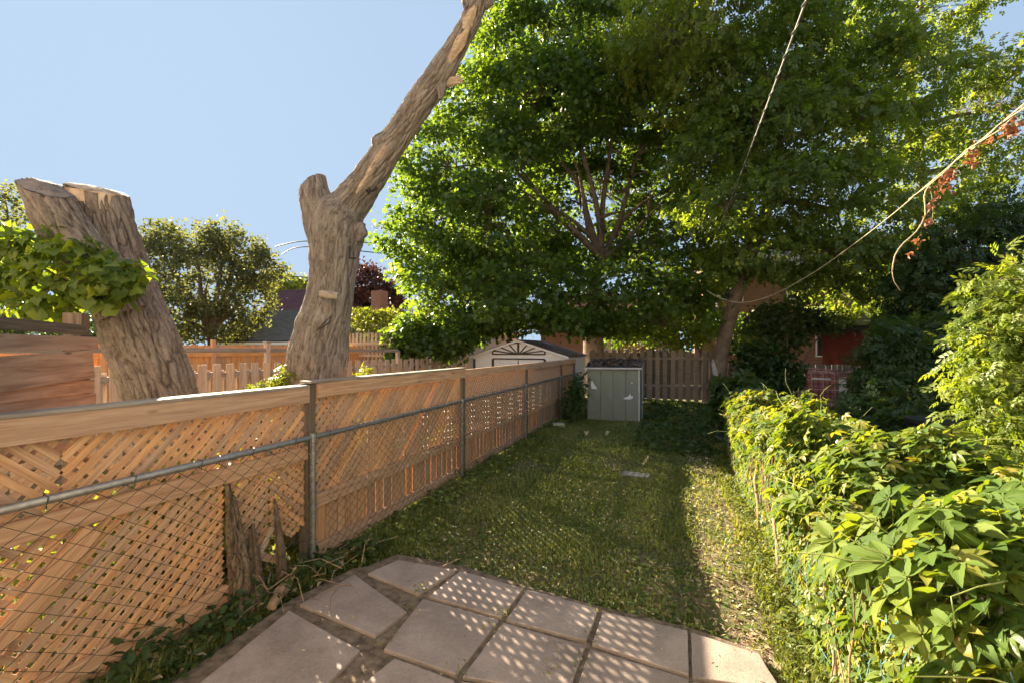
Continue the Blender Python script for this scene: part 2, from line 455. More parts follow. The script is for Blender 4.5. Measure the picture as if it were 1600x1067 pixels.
# ------------------------------------------------------------------ the lattice fence on the left
FT = -3.23                                    # its line
PS = [0.05, 3.19, 6.31, 9.48, 12.70, 14.45]   # its posts
fence = thing('lattice_fence', 'long warm brown wooden fence with lattice panels and vertical boards along left side of lawn', 'fence', (FT, 3.19, 0))
ZT = 1.69
for i, s in enumerate(PS):
    mp = MAT['post'] if i else MAT['fence']
    x = FT - .0
    h = ZT - .01 if i == 1 else ZT - .02
    o = bar('post', (x, s, -.05), (x, s, h), .10, .10, (1, 0, 0), MAT['post'], fence, .004)
    if i in (2, 3):
        bar('batten', (FT + .01, s + .085, .02), (FT + .01, s + .085, 1.53), .055, .035, (1, 0, 0), MAT['fence'], fence, .003)
        bar('batten', (FT + .01, s - .085, .02), (FT + .01, s - .085, 1.53), .055, .035, (1, 0, 0), MAT['fence'], fence, .003)
FX = FT + .035
# top boards, cap strips, middle boards, bottom boards, bay by bay
NZ = (1, 0, 0)
for i in range(5):
    a, b = PS[i], PS[i + 1]
    zo = -.035 if i == 0 else (.0 if i == 1 else -.01)
    e0 = .055
    bar('top_board', (FX + .033, a + (e0 if i < 2 else .004), ZT - .075 + zo), (FX + .033, b - (e0 if i < 1 else .004), ZT - .075 + zo), .14, .038, NZ, MAT['fence'], fence, .004)
    if i < 2:
        bar('cap_strip', (FX - .01, a + .01 + (.05 if i == 0 else -.06), ZT + .006 + zo), (FX - .01, b - (.06 if i == 0 else -.0), ZT + .006 + zo), .14, .022, (0, 0, 1), MAT['greywood'], fence, .003)
    zm = 1.055 if i == 0 else .575
    bar('middle_board', (FX + .012, a + e0, zm), (FX + .012, b - e0, zm), .125, .038, NZ, MAT['fence'], fence, .004)
bar('bottom_board', (FX + .012, .6, .15), (FX + .012, 2.37, .155), .14, .038, NZ, MAT['fence'], fence, .004)
for i in range(1, 5):
    a, b = PS[i], PS[i + 1]
    zb = [.10, .09, .08, .08][i - 1]
    bar('bottom_board', (FX + .016, a + .06, zb), (FX + .016, b - .06, zb - .005), .135, .038, NZ, MAT['fence'], fence, .004)
    n = int((b - a - .1) / .147)
    for k in range(n):
        s = a + .055 + (k + .5) * (b - a - .11) / n
        wdt = (b - a - .11) / n - random.choice((.005, .010, .016, .021))
        z0, z1 = .08 + random.uniform(-.02, .02), .60
        bar('board', (FX - .02, s, z0), (FX - .02, s + random.uniform(-.004, .004), z1), round(wdt, 3), .02, NZ, MAT['lowboard'], fence)
# diagonal braces
bar('brace', (FX + .022, 5.62, 1.55), (FX + .022, 4.72, .65), .075, .03, NZ, MAT['fence'], fence, .003)
for (s1, s0) in ((8.55, 7.75), (11.6, 10.8)):
    bar('brace', (FX - .055, s1, 1.55), (FX - .055, s0, .65), .075, .03, NZ, MAT['fence'], fence, .003)
bar('brace', (FX + .022, .9, .25), (FX + .022, 1.55, .96), .10, .03, NZ, MAT['fence'], fence, .003)

def clip_seg(p, d, poly):                    # line p + t d against a convex polygon (y, z)
    t0, t1 = -1e9, 1e9
    n = len(poly)
    area = sum(poly[i][0] * poly[(i+1) % n][1] - poly[(i+1) % n][0] * poly[i][1] for i in range(n))
    for i in range(n):
        a, b = poly[i], poly[(i + 1) % n]
        ex, ey = b[0] - a[0], b[1] - a[1]
        if area < 0: ex, ey = -ex, -ey
        nx, ny = -ey, ex                     # inward
        dist = (p[0] - a[0]) * nx + (p[1] - a[1]) * ny
        v = d[0] * nx + d[1] * ny
        if abs(v) < 1e-9:
            if dist < 0: return None
            continue
        t = -dist / v
        if v > 0: t0 = max(t0, t)
        else: t1 = min(t1, t)
    return (t0, t1) if t1 - t0 > .03 else None
PITCH, SW, ST = .0655, .041, .008
def lattice(poly, front, single, x=FX - .028):
    """crossed slats filling a convex outline in the fence plane; front = +1: the layer towards the lawn rises with y"""
    n = 0
    piece = thing_part('lattice_panel', poly)
    mbs = MB()
    ys = [p[0] for p in poly]; zs = [p[1] for p in poly]
    cy_, cz_ = sum(ys) / len(ys), sum(zs) / len(zs)
    R = max(max(ys) - min(ys), max(zs) - min(zs)) * 1.5
    r2 = math.sqrt(.5)
    for lay, sgn in ((0, front), (1, -front)):
        d = (r2, r2 * sgn); nrm = (-r2 * sgn, r2)
        k = -int(R / PITCH)
        while k * PITCH < R:
            off = k * PITCH + random.uniform(-.003, .003); k += 1
            p = (cy_ + nrm[0] * off, cz_ + nrm[1] * off)
            seg = clip_seg(p, d, poly)
            if not seg: continue
            a = (p[0] + d[0] * seg[0], p[1] + d[1] * seg[0]); b = (p[0] + d[0] * seg[1], p[1] + d[1] * seg[1])
            xx = x + (ST * .55 if lay == 0 else -ST * .55)
            if single: bar('slat', (xx, a[0], a[1]), (xx, b[0], b[1]), SW, ST, NZ, MAT['slat'], piece)
            else: mbs.bar((xx, a[0], a[1]), (xx, b[0], b[1]), SW, ST, NZ)
            n += 1
    if not single:
        mbs.build('slats', MAT['slat'], piece, kind='stuff')
    return n
def thing_part(name, poly):
    o = bpy.data.objects.new(name, None); o.empty_display_size = .1; COL.objects.link(o)
    place(o, Matrix.Translation((FX, poly[0][0], poly[0][1])), fence); return o
NS = 0
NS += lattice([(.1, 1.0), (1.42, 1.0), (1.42, 1.62), (.1, 1.62)], -1, True)
NS += lattice([(1.43, 1.0), (3.13, 1.0), (3.13, 1.62), (1.43, 1.62)], 1, True)
NS += lattice([(.6, .17), (1.25, .17), (1.25, 1.03), (.6, 1.03)], -1, True)
NS += lattice([(1.26, .17), (2.36, .17), (2.36, 1.03), (1.26, 1.03)], 1, True)
NS += lattice([(2.41, .45), (2.76, .33), (2.76, 1.03), (2.41, 1.03)], 1, True)
NS += lattice([(2.78, .52), (2.98, .33), (3.14, .38), (3.14, 1.03), (2.78, 1.03)], -1, True)
NS += lattice([(3.24, .6), (6.20, .6), (6.20, 1.6), (3.24, 1.6)], 1, True)
for i in (2, 3, 4):
    lattice([(PS[i] + .05, .6), (PS[i+1] - .05, .6), (PS[i+1] - .05, 1.6), (PS[i] + .05, 1.6)], 1, False)
bar('broken_slat', (FX - .005, 2.55, .20), (FX - .005, 2.80, .50), .05, .012, NZ, MAT['picket'], fence)
bar('broken_slat', (FX + .0, 2.62, .33), (FX + .0, 2.86, .19), .06, .012, NZ, MAT['slat'], fence)
print('individual slats', NS)

# ------------------------------------------------------------------ chain link fences
def chain_link(mb, x, y0, y1, z0, z1, dw, dh, r, wob=0.0, sides=3):
    n = int((y1 - y0) / (dw / 2))
    for k in range(n):
        y = y0 + k * dw / 2
        sg = 1 if k % 2 else -1
        pts = []
        m = int((z1 - z0) / (dh / 2))
        for j in range(m + 1):
            zz = z0 + (z1 - z0) * j / m
            w = wob * noise.noise((y * 1.3, zz * 1.7, x))
            pts.append((x + (.004 if j % 2 else -.004) + w, y + sg * (dw / 4) * (1 if j % 2 else -1) + w * .8, zz + w * .6))
        mb.tube(pts, r, sides, cap=False)
CT = -3.10
chain = thing('chain_link_fence', 'low chain link fence with grey top pipe before the lattice fence', 'fence', (CT, 3.25, 0))
mb = MB(); mb.tube([(CT, .4, 1.215), (CT, 3.25, 1.20), (CT, 6.45, 1.20), (CT, 9.6, 1.195), (CT, 12.8, 1.2), (CT, 15.2, 1.2)], .024, 12)
mb.build('top_pipe', MAT['rail'], chain, smooth=True)
for s in (3.12, 6.08, 9.13, 12.22):
    mb = MB(); mb.tube([(CT + .005, s, -.05), (CT + .005, s, 1.17)], .025, 12); mb.tube([(CT + .005, s, 1.165), (CT + .005, s, 1.24)], .034, 12)
    for z in (.25, .55, .85, 1.05):
        mb.tube([(CT + .005, s, z), (CT + .005, s, z + .018)], .036, 10)
    mb.build('post', MAT['rail'], chain, smooth=False)
mb = MB()
chain_link(mb, CT + .028, .7, 3.2, .03, 1.19, .14, .10, .0030, .02)
chain_link(mb, CT + .028, 3.3, 15.2, .03, 1.19, .11, .09, .0026, .006)
for y in np.arange(.9, 14.8, .4):
    mb.tube([(CT + .028, y, 1.17), (CT + .03, y + .01, 1.232), (CT - .02, y + .012, 1.235), (CT - .03, y + .015, 1.18)], .003, 4)
mb.tube([(CT + .03, .7, .05), (CT + .035, 2.0, .03), (CT + .03, 3.4, .06), (CT + .03, 6.3, .05), (CT + .03, 15, .04)], .004, 4)
mb.build('wire_mesh', MAT['wire'], chain, kind='stuff')

# ------------------------------------------------------------------ trunks
def catmull(pts, rads, step):
    P_ = [Vector(p) for p in pts]; out = []; ro = []
    for i in range(len(P_) - 1):
        p0, p1, p2, p3 = P_[max(i-1, 0)], P_[i], P_[i+1], P_[min(i+2, len(P_)-1)]
        n = max(2, int((p2 - p1).length / step))
        for j in range(n):
            t = j / n
            out.append(.5 * ((2*p1) + (p2-p0)*t + (2*p0-5*p1+4*p2-p3)*t*t + (3*p1-p0-3*p2+p3)*t**3))
            tt = t * t * (3 - 2 * t)
            ro.append(rads[i] * (1 - tt) + rads[i+1] * tt)
    out.append(P_[-1]); ro.append(rads[-1])
    return out, ro
def bark_loft(acc, pts, rads, nseg, step, amp, freq=26, lump=.06, seed=0, cut=None):
    path, rr = catmull(pts, rads, step)
    V, T, A = acc
    b = len(V); u = None; L = 0; n = len(path)
    ring_c = []
    for i, p in enumerate(path):
        d = (path[min(i+1, n-1)] - path[max(i-1, 0)]).normalized()
        if i: L += (p - path[i-1]).length
        if u is None: u = d.orthogonal().normalized()
        u = (u - d * u.dot(d)).normalized(); w = d.cross(u)
        for k in range(nseg):
            a = 2 * math.pi * k / nseg; ca, sa = math.cos(a), math.sin(a)
            R = rr[i]
            wv = noise.noise((ca * R * 7 + seed, sa * R * 7, L * 5)) * .55 + noise.noise((ca * R * 22 + seed, sa * R * 22, L * 12)) * .3
            q = (ca * R * freq + seed + wv, sa * R * freq + wv, L * freq * .11 + wv * .4)
            n1 = noise.noise(q); n2 = noise.noise((q[0] * 2.1 + 9, q[1] * 2.1, q[2] * 3.2))
            rid = min(1.0, abs(n1) * 3.2 + .25 * abs(n2))               # 0 in the fissures, 1 on the plates
            big = noise.noise((ca * 1.3 + seed, sa * 1.3, L * 1.6))
            rad = R * (1 + lump * big * 2) + amp * (rid - .6) + amp * .3 * n2
            V.append(tuple(p + (u * ca + w * sa) * rad))
            A.append((ca * R, sa * R, L, rid))
    for i in range(n - 1):
        for k in range(nseg):
            k2 = (k + 1) % nseg
            T.append((b + i*nseg + k, b + i*nseg + k2, b + (i+1)*nseg + k2, b + (i+1)*nseg + k))
    if cut is not None:                       # sawn flat, not quite square to the stem
        cn = Vector(cut).normalized(); c0 = path[-1]; ax = (path[-1] - path[-3]).normalized()
        for q in range(b, len(V)):
            p = Vector(V[q]); h = (p - c0).dot(cn)
            if h > 0 or q >= b + (n - 1) * nseg: V[q] = tuple(p - ax * (h / ax.dot(cn)))
        return [Vector(V[b + (n-1)*nseg + k]) for k in range(nseg)], path[-1], cn
    # the last ring, for a saw cut
    return [Vector(V[b + (n-1)*nseg + k]) for k in range(nseg)], path[-1], (path[-1] - path[-2]).normalized()
def trunk_obj(name, acc, mat, parent):
    V, T, A = acc
    M = Matrix.Translation(WM[parent.name].translation); o3 = WM[parent.name].translation
    me = tri_mesh(name, np.array(V) - np.array(o3), T)
    at = me.attributes.new('axis', 'FLOAT_VECTOR', 'POINT'); at.data.foreach_set('vector', np.ascontiguousarray(np.array(A, np.float32)[:, :3]).ravel())
    ar = me.attributes.new('ridge', 'FLOAT', 'POINT'); ar.data.foreach_set('value', np.ascontiguousarray(np.array(A, np.float32)[:, 3]))
    return link(name, me, mat, parent, M, smooth=True)
cw = NT('pale_sawn_wood'); tc = cw.n('TexCoord'); P = tc.outputs['Object']
wv = cw.n('TexNoise'); cw.set(wv, Vector=P, Scale=9, Detail=6)
c = cw.ramp(wv.outputs['Fac'], [(.3, (.26, .17, .11)), (.5, (.50, .36, .25)), (.7, (.62, .48, .36))])
MAT['cut'] = cw.done(cw.bsdf(c, .85, cw.bump(wv.outputs['Fac'], .5, .01), spec=.15))
MAT['darkcut'] = m_plain('grey_weathered_cut', (.20, .155, .13), .9, var=.35, scale=9, bump=.4)
MAT['torn'] = m_wood('torn_bare_wood', (.26, .18, .125), (.37, .27, .195), (.47, .365, .28), var=.1, knots=False)
def cut_face(name, ring, c, d, mat, parent, dome=.02):
    mb = MB(); n = len(ring)
    rows = []
    for t in (1.0, .8, .55, .25):
        rows.append([c + (p - c) * t + d * (dome * (1 - t) + .004 + .006 * noise.noise(p * 9 * t)) for p in ring])
    b = 0
    for r in rows: mb.v += [tuple(p) for p in r]
    for j in range(3):
        for k in range(n):
            k2 = (k+1) % n; mb.f.append((j*n + k, j*n + k2, (j+1)*n + k2, (j+1)*n + k))
    mb.f.append(tuple(3*n + k for k in range(n)))
    return mb.build(name, mat, parent, smooth=False)

# leaning sawn-off trunk on the left
def pp(x, y, Y): return px(x, y, Y)
LT = thing('leaning_tree_stump', 'thick leaning sawn off tree trunk with two cut heads and a clump of leaves', 'tree stump', tuple(px(320, 846, 4.7).xy) + (0,))
acc = ([], [], [])
Yt = 4.7
main = [px(318, 870, Yt), px(288, 740, Yt), px(250, 610, Yt), px(226, 545, Yt), px(198, 470, Yt), px(176, 400, Yt), px(160, 340, Yt - .05), px(150, 297, Yt - .1)]
mr = [.40, .345, .315, .31, .285, .265, .245, .235]
ring, c, d = bark_loft(acc, main, mr, 260, .013, .030, 22, .05, 3, cut=(.36, -.17, 1))
side = [px(195, 490, Yt - .15), px(150, 420, Yt - .28), px(110, 368, Yt - .38), px(86, 330, Yt - .42), px(70, 294, Yt - .42)]
ring2, c2, d2 = bark_loft(acc, side, [.23, .22, .205, .19, .18], 180, .013, .022, 22, .05, 9, cut=(.50, -.26, 1))
trunk_obj('trunk', acc, MAT['bark'], LT)
cut_face('cut_face', ring, c, d, MAT['cut'], LT, .03)
cut_face('cut_face', ring2, c2, d2, MAT['darkcut'], LT, .05)
# bare wood where the bark has come away under the right-hand cut
acc = ([], [], [])
bark_loft(acc, [px(163, 352, Yt - .02), px(152, 322, Yt - .07), px(150, 300, Yt - .1)], [.268, .262, .250], 90, .02, .004, 10, .03, 3)
V, T, A = acc
cenv = px(155, 325, Yt)
vd = (Vector((0, 0, H)) - cenv).normalized()
Vn = np.array(V); keep = []
for f in T:
    m = Vn[list(f)].mean(0); r = Vector(m) - cenv; r.z = 0
    hgt = (m[2] - px(150, 300, Yt - .1).z)
    if r.length > .05 and r.normalized().dot(Vector((vd.x, vd.y, 0)).normalized()) > .05 and hgt > -.20 - .08 * noise.noise(Vector(m) * 6) : keep.append(f)
trunk_obj('bare_wood', (V, keep, A), MAT['cut'], LT)

# forked dead tree in the middle
Yf = 4.85
FTREE = thing('forked_dead_tree', 'tall bare forked trunk with a sawn stub and one long dead limb', 'tree', tuple(px(492, 823, Yf).xy) + (0,))
acc = ([], [], [])
mid = [(492, 860, 54), (492, 700, 47), (493, 610, 44), (496, 560, 46), (503, 515, 42), (512, 478, 36), (518, 440, 35), (522, 400, 38), (524, 368, 43), (530, 340, 42), (548, 316, 29), (575, 280, 24), (612, 225, 21.5), (650, 170, 19.5), (688, 116, 18.5), (712, 75, 15.5), (734, 35, 14), (748, 2, 12.5), (757, -22, 10)]
k = Yf / FPX
bark_loft(acc, [px(a, b, Yf + (0 if b > 320 else -(320 - b) * .0022)) for a, b, r in mid], [r * k * .94 for a, b, r in mid], 190, .014, .016, 27, .05, 5)
stub = [(520, 400, 30), (505, 350, 30), (495, 320, 26), (489, 290, 22.5)]
ring, c, d = bark_loft(acc, [px(a, b, Yf - .03) for a, b, r in stub], [r * k * .92 for a, b, r in stub], 130, .014, .013, 27, .05, 11, cut=(-.75, -.2, 1))
trunk_obj('trunk', acc, MAT['bark2'], FTREE)
cut_face('cut_face', ring, c, d, MAT['darkcut'], FTREE, .02)
# knobs and torn wood on the limb
def YY(b): return Yf + (0 if b > 320 else -(320 - b) * .0022)
for (a, b, r) in ((596, 224, 15), (560, 362, 15), (618, 228, 13), (545, 324, 14)):
    acc = ([], [], [])
    q = px(a, b, YY(b) - .03); rk = r * k
    bark_loft(acc, [q - Vector((.02, 0, rk)), q, q + Vector((.05, 0, rk * .9))], [rk * .5, rk, rk * .35], 36, .03, .012, 20, .12, a * .1)
    trunk_obj('knob', acc, MAT['bark2'], FTREE)
for stubp, rr in (([px(690, 118, YY(118)), px(689, 140, YY(118) - .02), px(688, 156, YY(118) - .03)], [.06, .05, .012]), ([px(748, 8, YY(8)), px(760, 8, YY(8)), px(771, 3, YY(8))], [.06, .04, .015]), ([px(735, 15, YY(8)), px(730, 2, YY(8)), px(729, -12, YY(8))], [.06, .05, .025])):
    acc = ([], [], [])
    bark_loft(acc, stubp, rr, 24, .02, .01, 20, .12, 2)
    trunk_obj('broken_stub', acc, MAT['bark2'], FTREE)
mb = MB()
for i in range(6):
    o_ = Vector((random.uniform(-.02, .02), 0, random.uniform(-.03, .03)))
    mb.tube([px(700, 128, YY(120)) + o_, px(708, 130 - i, YY(120) - .03) + o_, px(718 + i, 121 + i, YY(120) - .05) + o_ * 1.3], [.04, .032, .004], 6)
mb.build('torn_wood', MAT['torn'], FTREE)
# stripped patches: bare wood slivers lying on the limb, facing the camera
for (a0, b0, a1, b1, wd) in ((556, 304, 604, 226, 7), (700, 100, 732, 44, 8), (724, 48, 742, 12, 9)):
    mb = MB()
    p0, p1 = px(a0, b0, YY(b0)), px(a1, b1, YY(b1))
    n = 9; ax = (p1 - p0).normalized()
    tov = (Vector((0, 0, H)) - (p0 + p1) / 2).normalized(); tov = (tov - ax * tov.dot(ax)).normalized(); sd = ax.cross(tov)
    rad = (20.5 if b0 > 150 else 14.5) * k
    L_, R_ = [], []
    for j in range(n + 1):
        t = j / n; p = p0.lerp(p1, t); ww = wd * k * (math.sin(math.pi * min(1, t * .9 + .08)) ** .6) * (.8 + .4 * random.random())
        for lst, sg in ((L_, -1), (R_, 1)):
            lst.append(p + sd * sg * ww * .8 + tov * (math.sqrt(max(0, rad**2 - (ww * .8)**2)) + .012))
    C_ = [p0.lerp(p1, j / n) + tov * (rad + .018) for j in range(n + 1)]
    for j in range(n):
        mb.poly([L_[j], C_[j], C_[j+1], L_[j+1]]); mb.poly([C_[j], R_[j], R_[j+1], C_[j+1]])
    mb.build('bare_patch', MAT['torn'], FTREE)
# pegs, the wooden rung and the saw marks
def fpx(a, b, out=.0):
    # on the camera-facing side of the trunk
    return px(a, b, Yf - out)
for (a, b, ln, rt) in ((546, 385, 19, 9), (577, 294, 9, -5), (580, 300, 0.1, 9)):
    mb = MB()
    y_ = .30 if b > 350 else .42
    mb.tube([fpx(a, b, y_), fpx(a, b + ln, y_), fpx(a + rt, b + ln + (0 if b > 350 else -6), y_ + .03)], .012, 6)
    mb.build('climbing_peg', MAT['iron'], FTREE)
mb = MB(); mb.tube([fpx(500, 459, .36), fpx(514, 461, .36), fpx(529, 463, .36)], [.036, .04, .036], 12)
mb.build('wooden_rung', MAT['greywood'], FTREE, smooth=False)
for (a0, b0, a1, b1) in ((497, 514, 517, 494), (495, 517, 521, 500)):
    mb = MB(); mb.tube([fpx(a0, b0, .335), fpx((a0+a1)/2, (b0+b1)/2, .325), fpx(a1, b1, .315)], [.003, .006, .003], 5)
    mb.build('saw_cut', MAT['iron'], FTREE)

# old bark stub growing through the near lattice
ST_ = thing('bark_stub', 'dark rotting trunk stub growing through the gap in the lattice beside the weeds', 'tree stump', (FT + .1, 2.42, 0))
acc = ([], [], [])
x0 = FT + .10
bark_loft(acc, [(x0 + .02, 2.44, -.1), (x0, 2.43, .25), (x0 - .02, 2.41, .6), (x0 - .03, 2.37, .98)], [.12, .07, .05, .018], 70, .015, .022, 26, .15, 1)
bark_loft(acc, [(x0 + .03, 2.56, -.1), (x0 - .0, 2.56, .3), (x0 - .02, 2.55, .62)], [.09, .045, .012], 50, .02, .018, 30, .15, 6)
bark_loft(acc, [(x0 + .0, 2.82, -.1), (x0 - .0, 2.80, .3), (x0 - .02, 2.76, .75)], [.06, .035, .012], 24, .03, .008, 30, .15, 8)
trunk_obj('stub', acc, MAT['bark3'], ST_)

# ------------------------------------------------------------------ left neighbour: board screen, picket fence, cedar fence
p0, p1 = C(-2.84, 2.45, 0), C(-3.16, 3.33, 0)
ud = (p1 - p0).normalized(); nd = Vector((ud.y, -ud.x, 0))
if nd.dot(-p0) < 0: nd = -nd
scr = thing('board_screen', 'dark brown screen of wide horizontal boards, one hanging crooked, in front of leaning trunk', 'fence', tuple(p1.xy) + (0,))
def sp_(x, z, off=0): return p1 + ud * x + nd * off + Vector((0, 0, z))    # x measured back from the end post
bar('post', sp_(-.06, -.05, -.07), sp_(-.06, 2.26, -.07), .11, .11, nd, MAT['post'], scr, .004)
bar('post', sp_(-1.9, -.05, -.07), sp_(-1.9, 2.18, -.07), .11, .11, nd, MAT['post'], scr, .004)
bar('beam', sp_(-2.2, 2.15, -.0), sp_(-.13, 2.135, -.0), .07, .04, nd, MAT['post'], scr, .004)
bar('beam', sp_(-2.2, 2.055, -.05), sp_(-.13, 2.055, -.05), .05, .09, nd, MAT['greywood'], scr, .003)
bar('board', sp_(-2.2, 2.03, .02), sp_(.0, 2.04, .02), .095, .025, nd, MAT['brownboard'], scr, .003)
poly_board('board', [(-1.1, -.105), (1.05, -.10), (1.02, .105), (-1.1, .085)], sp_(-1.12, 1.86, .03), ud * math.cos(.026) + Vector((0, 0, math.sin(.026))), Vector((0, 0, math.cos(.026))) - ud * math.sin(.026), .025, MAT['brownboard'], scr, .003)
bar('board', sp_(-2.2, 1.775, .015), sp_(-.04, 1.725, .015), .095, .025, nd, MAT['brownboard'], scr, .003)
bar('board', sp_(-2.2, 1.73, .008), sp_(-.0, 1.62, .008), .10, .025, nd, MAT['brownboard'], scr, .003)
bar('board', sp_(-2.2, 1.58, .006), sp_(-.0, 1.50, .006), .12, .025, nd, MAT['brownboard'], scr, .003)
bar('board', sp_(-2.2, 1.42, .004), sp_(-.0, 1.37, .004), .12, .025, nd, MAT['brownboard'], scr, .003)

NT_ = -8.5
nf = thing('picket_fence', 'pale shadowbox picket fence with raised grey rail beyond the forked tree', 'fence', (NT_, 8, 0))
s = 2.2; k_ = 0
while s < 17.5:
    pitch = .28 if s < 9 else .34
    w_ = pitch * .60
    z1 = 1.74 - .006 * s + random.uniform(-.015, .015)
    bar('picket', (NT_ + random.uniform(-.004, .004), s, .05), (NT_, s + random.uniform(-.008, .008), round(z1, 2)), round(w_, 3), .02, (1, 0, 0), MAT['picket'], nf)
    bar('back_picket', (NT_ - .09, s + pitch / 2, .05), (NT_ - .09, s + pitch / 2, round(z1, 2) - .12), round(w_ * .8, 3), .02, (1, 0, 0), MAT['greywood'], nf)
    s += pitch
for z in (.35, 1.52):
    bar('rail', (NT_ - .045, 2.0, z), (NT_ - .045, 17.5, z - .08), .09, .06, (1, 0, 0), MAT['greywood'], nf)
for s in (2.6, 5.0, 7.3, 9.75, 12.2, 14.6, 17.2):
    h = 2.13 if s < 11 else 1.90
    bar('post', (NT_ - .05, s, 0), (NT_ - .05, s, h), .10, .10, (1, 0, 0), MAT['picket'], nf, .004)
    bar('post_cap', (NT_ - .05, s, h), (NT_ - .05, s, h + .03), .13, .13, (1, 0, 0), MAT['greywood'], nf, .004)
bar('top_rail', (NT_ - .05, 2.0, 1.99), (NT_ - .05, 9.7, 1.96), .09, .045, (1, 0, 0), MAT['greywood'], nf, .003)
bar('top_rail', (NT_ - .05, 9.8, 1.96), (NT_ - .05, 12.2, 1.94), .09, .045, (1, 0, 0), MAT['greywood'], nf, .003)
of = thing('cedar_fence', 'orange cedar board fence glowing beyond the pale pickets', 'fence', (-11.6, 9, 0))
s = 3.5
while s < 19:
    bar('board', (-11.6, s, .03), (-11.6, s, 2.1 + random.uniform(-.02, .02)), .145, .02, (1, 0, 0), MAT['orange'], of); s += .152
for z in (.4, 1.2, 1.85): bar('rail', (-11.56, 3.4, z), (-11.56, 19, z), .09, .05, (1, 0, 0), MAT['orange'], of)
for s in (5.8, 8.2, 10.7, 13.1, 15.6):
    bar('post', (-11.53, s, 0), (-11.53, s, 2.24), .09, .09, (1, 0, 0), MAT['orange'], of)
ff = thing('tall_picket_fence', 'far pale picket fence standing taller behind the cedar fence and below the chimney house', 'fence', tuple(px(580, 560, 17).xy) + (0,))
a_, b_ = px(540, 560, 17.5), px(640, 560, 16.2); a_.z = b_.z = 0
n = 17
fd = (b_ - a_).normalized(); fn = Vector((fd.y, -fd.x, 0))
for i in range(n):
    p = a_.lerp(b_, i / (n - 1))
    bar('picket', p, p + Vector((0, 0, 2.62 - .01 * (i % 3))), .11, .02, fn, MAT['picket'], ff)
for z in (.6, 1.75, 2.2): bar('rail', a_ + Vector((0, 0, z)) + fn * .04, b_ + Vector((0, 0, z)) + fn * .04, .10, .04, fn, MAT['picket'], ff)

# ------------------------------------------------------------------ white shed behind the fence end
WS = thing('garden_shed', 'white metal garden shed with sunburst gable trim behind end of lattice fence', 'shed', (-5.4, 16.5, 0))
sx0, sx1, sy0, sy1, ez, pz = -7.2, -3.6, 15.1, 18.5, 1.71, 2.27
xm = (sx0 + sx1) / 2
mb = MB(); mb.prism([(sx0, sy0, 0), (sx1, sy0, 0), (sx1, sy0, ez), (xm, sy0, pz), (sx0, sy0, ez)], (0, sy1 - sy0, 0))
mb.build('wall', MAT['white'], WS)
mb = MB()
for i in range(24):
    y = sy0 + .07 + i * .142
    mb.box(Matrix.Translation((sx1 + .008, y, ez / 2)), .014, .05, ez - .06)
mb.build('wall_ribs', MAT['white'], WS)
roofm = m_plain('dark_grey_metal_roof', (.115, .105, .11), .55, .3, .2, 8, .2)
for sg, xe in ((-1, sx0), (1, sx1)):
    mb = MB()
    d = Vector((xe - xm, 0, ez - pz)); d *= 1.05
    q = [Vector((xm, sy0 - .12, pz + .03)), Vector((xm, sy1 + .1, pz + .03))]
    mb.prism([q[0], q[0] + d, q[1] + d, q[1]] if sg > 0 else [q[0], q[1], q[1] + d, q[0] + d], (0, 0, .035))
    L = d.length
    for j in range(1, 9):
        y = sy0 + j * .40
        mb.bar(Vector((xm, y, pz + .07)), Vector((xm, y, pz + .07)) + d, .03, .02, (0, 0, 1))
    mb.build('roof_panel', roofm, WS)
for sg, xe in ((-1, sx0), (1, sx1)):
    bar('fascia', (xm, sy0 - .13, pz + .012), (xm + (xe - xm) * 1.05, sy0 - .13, pz + .012 + (ez - pz) * 1.05), .06, .02, (0, -1, 0), MAT['white'], WS)
for x in (sx0 + .04, sx1 - .04, xm - 1.0, xm + 1.0, xm):
    bar('trim_strip', (x, sy0 - .012, .05), (x, sy0 - .012, ez - .08 if x != xm else ez - .1), .09 if x != xm else .03, .02, (0, -1, 0), MAT['brown'], WS)
bar('trim_strip', (xm - 1.0, sy0 - .014, ez - .07), (xm + 1.0, sy0 - .014, ez - .07), .05, .02, (0, -1, 0), MAT['brown'], WS)
mb = MB()                                         # the sunburst
bz = ez + .10
bar('sunburst_bar', (xm - 1.02, sy0 - .016, bz), (xm + 1.02, sy0 - .016, bz), .05, .022, (0, -1, 0), MAT['brown'], WS)
arc = [(xm - 1.02 * math.cos(a), sy0 - .017, bz + .40 * math.sin(a)) for a in np.linspace(0, math.pi, 25)]
for a, b in zip(arc[:-1], arc[1:]): mb.bar(a, b, .05, .022, (0, -1, 0))
mb.build('sunburst_arch', MAT['brown'], WS)
for a in (.32, .75, 1.2, math.pi / 2, math.pi - 1.2, math.pi - .75, math.pi - .32):
    bar('sunburst_ray', (xm - .12 * math.cos(a), sy0 - .018, bz + .02), (xm - 1.0 * math.cos(a), sy0 - .018, bz + .39 * math.sin(a)), .045 if abs(a - math.pi/2) > .01 else .075, .024, (0, -1, 0), MAT['brown'], WS)

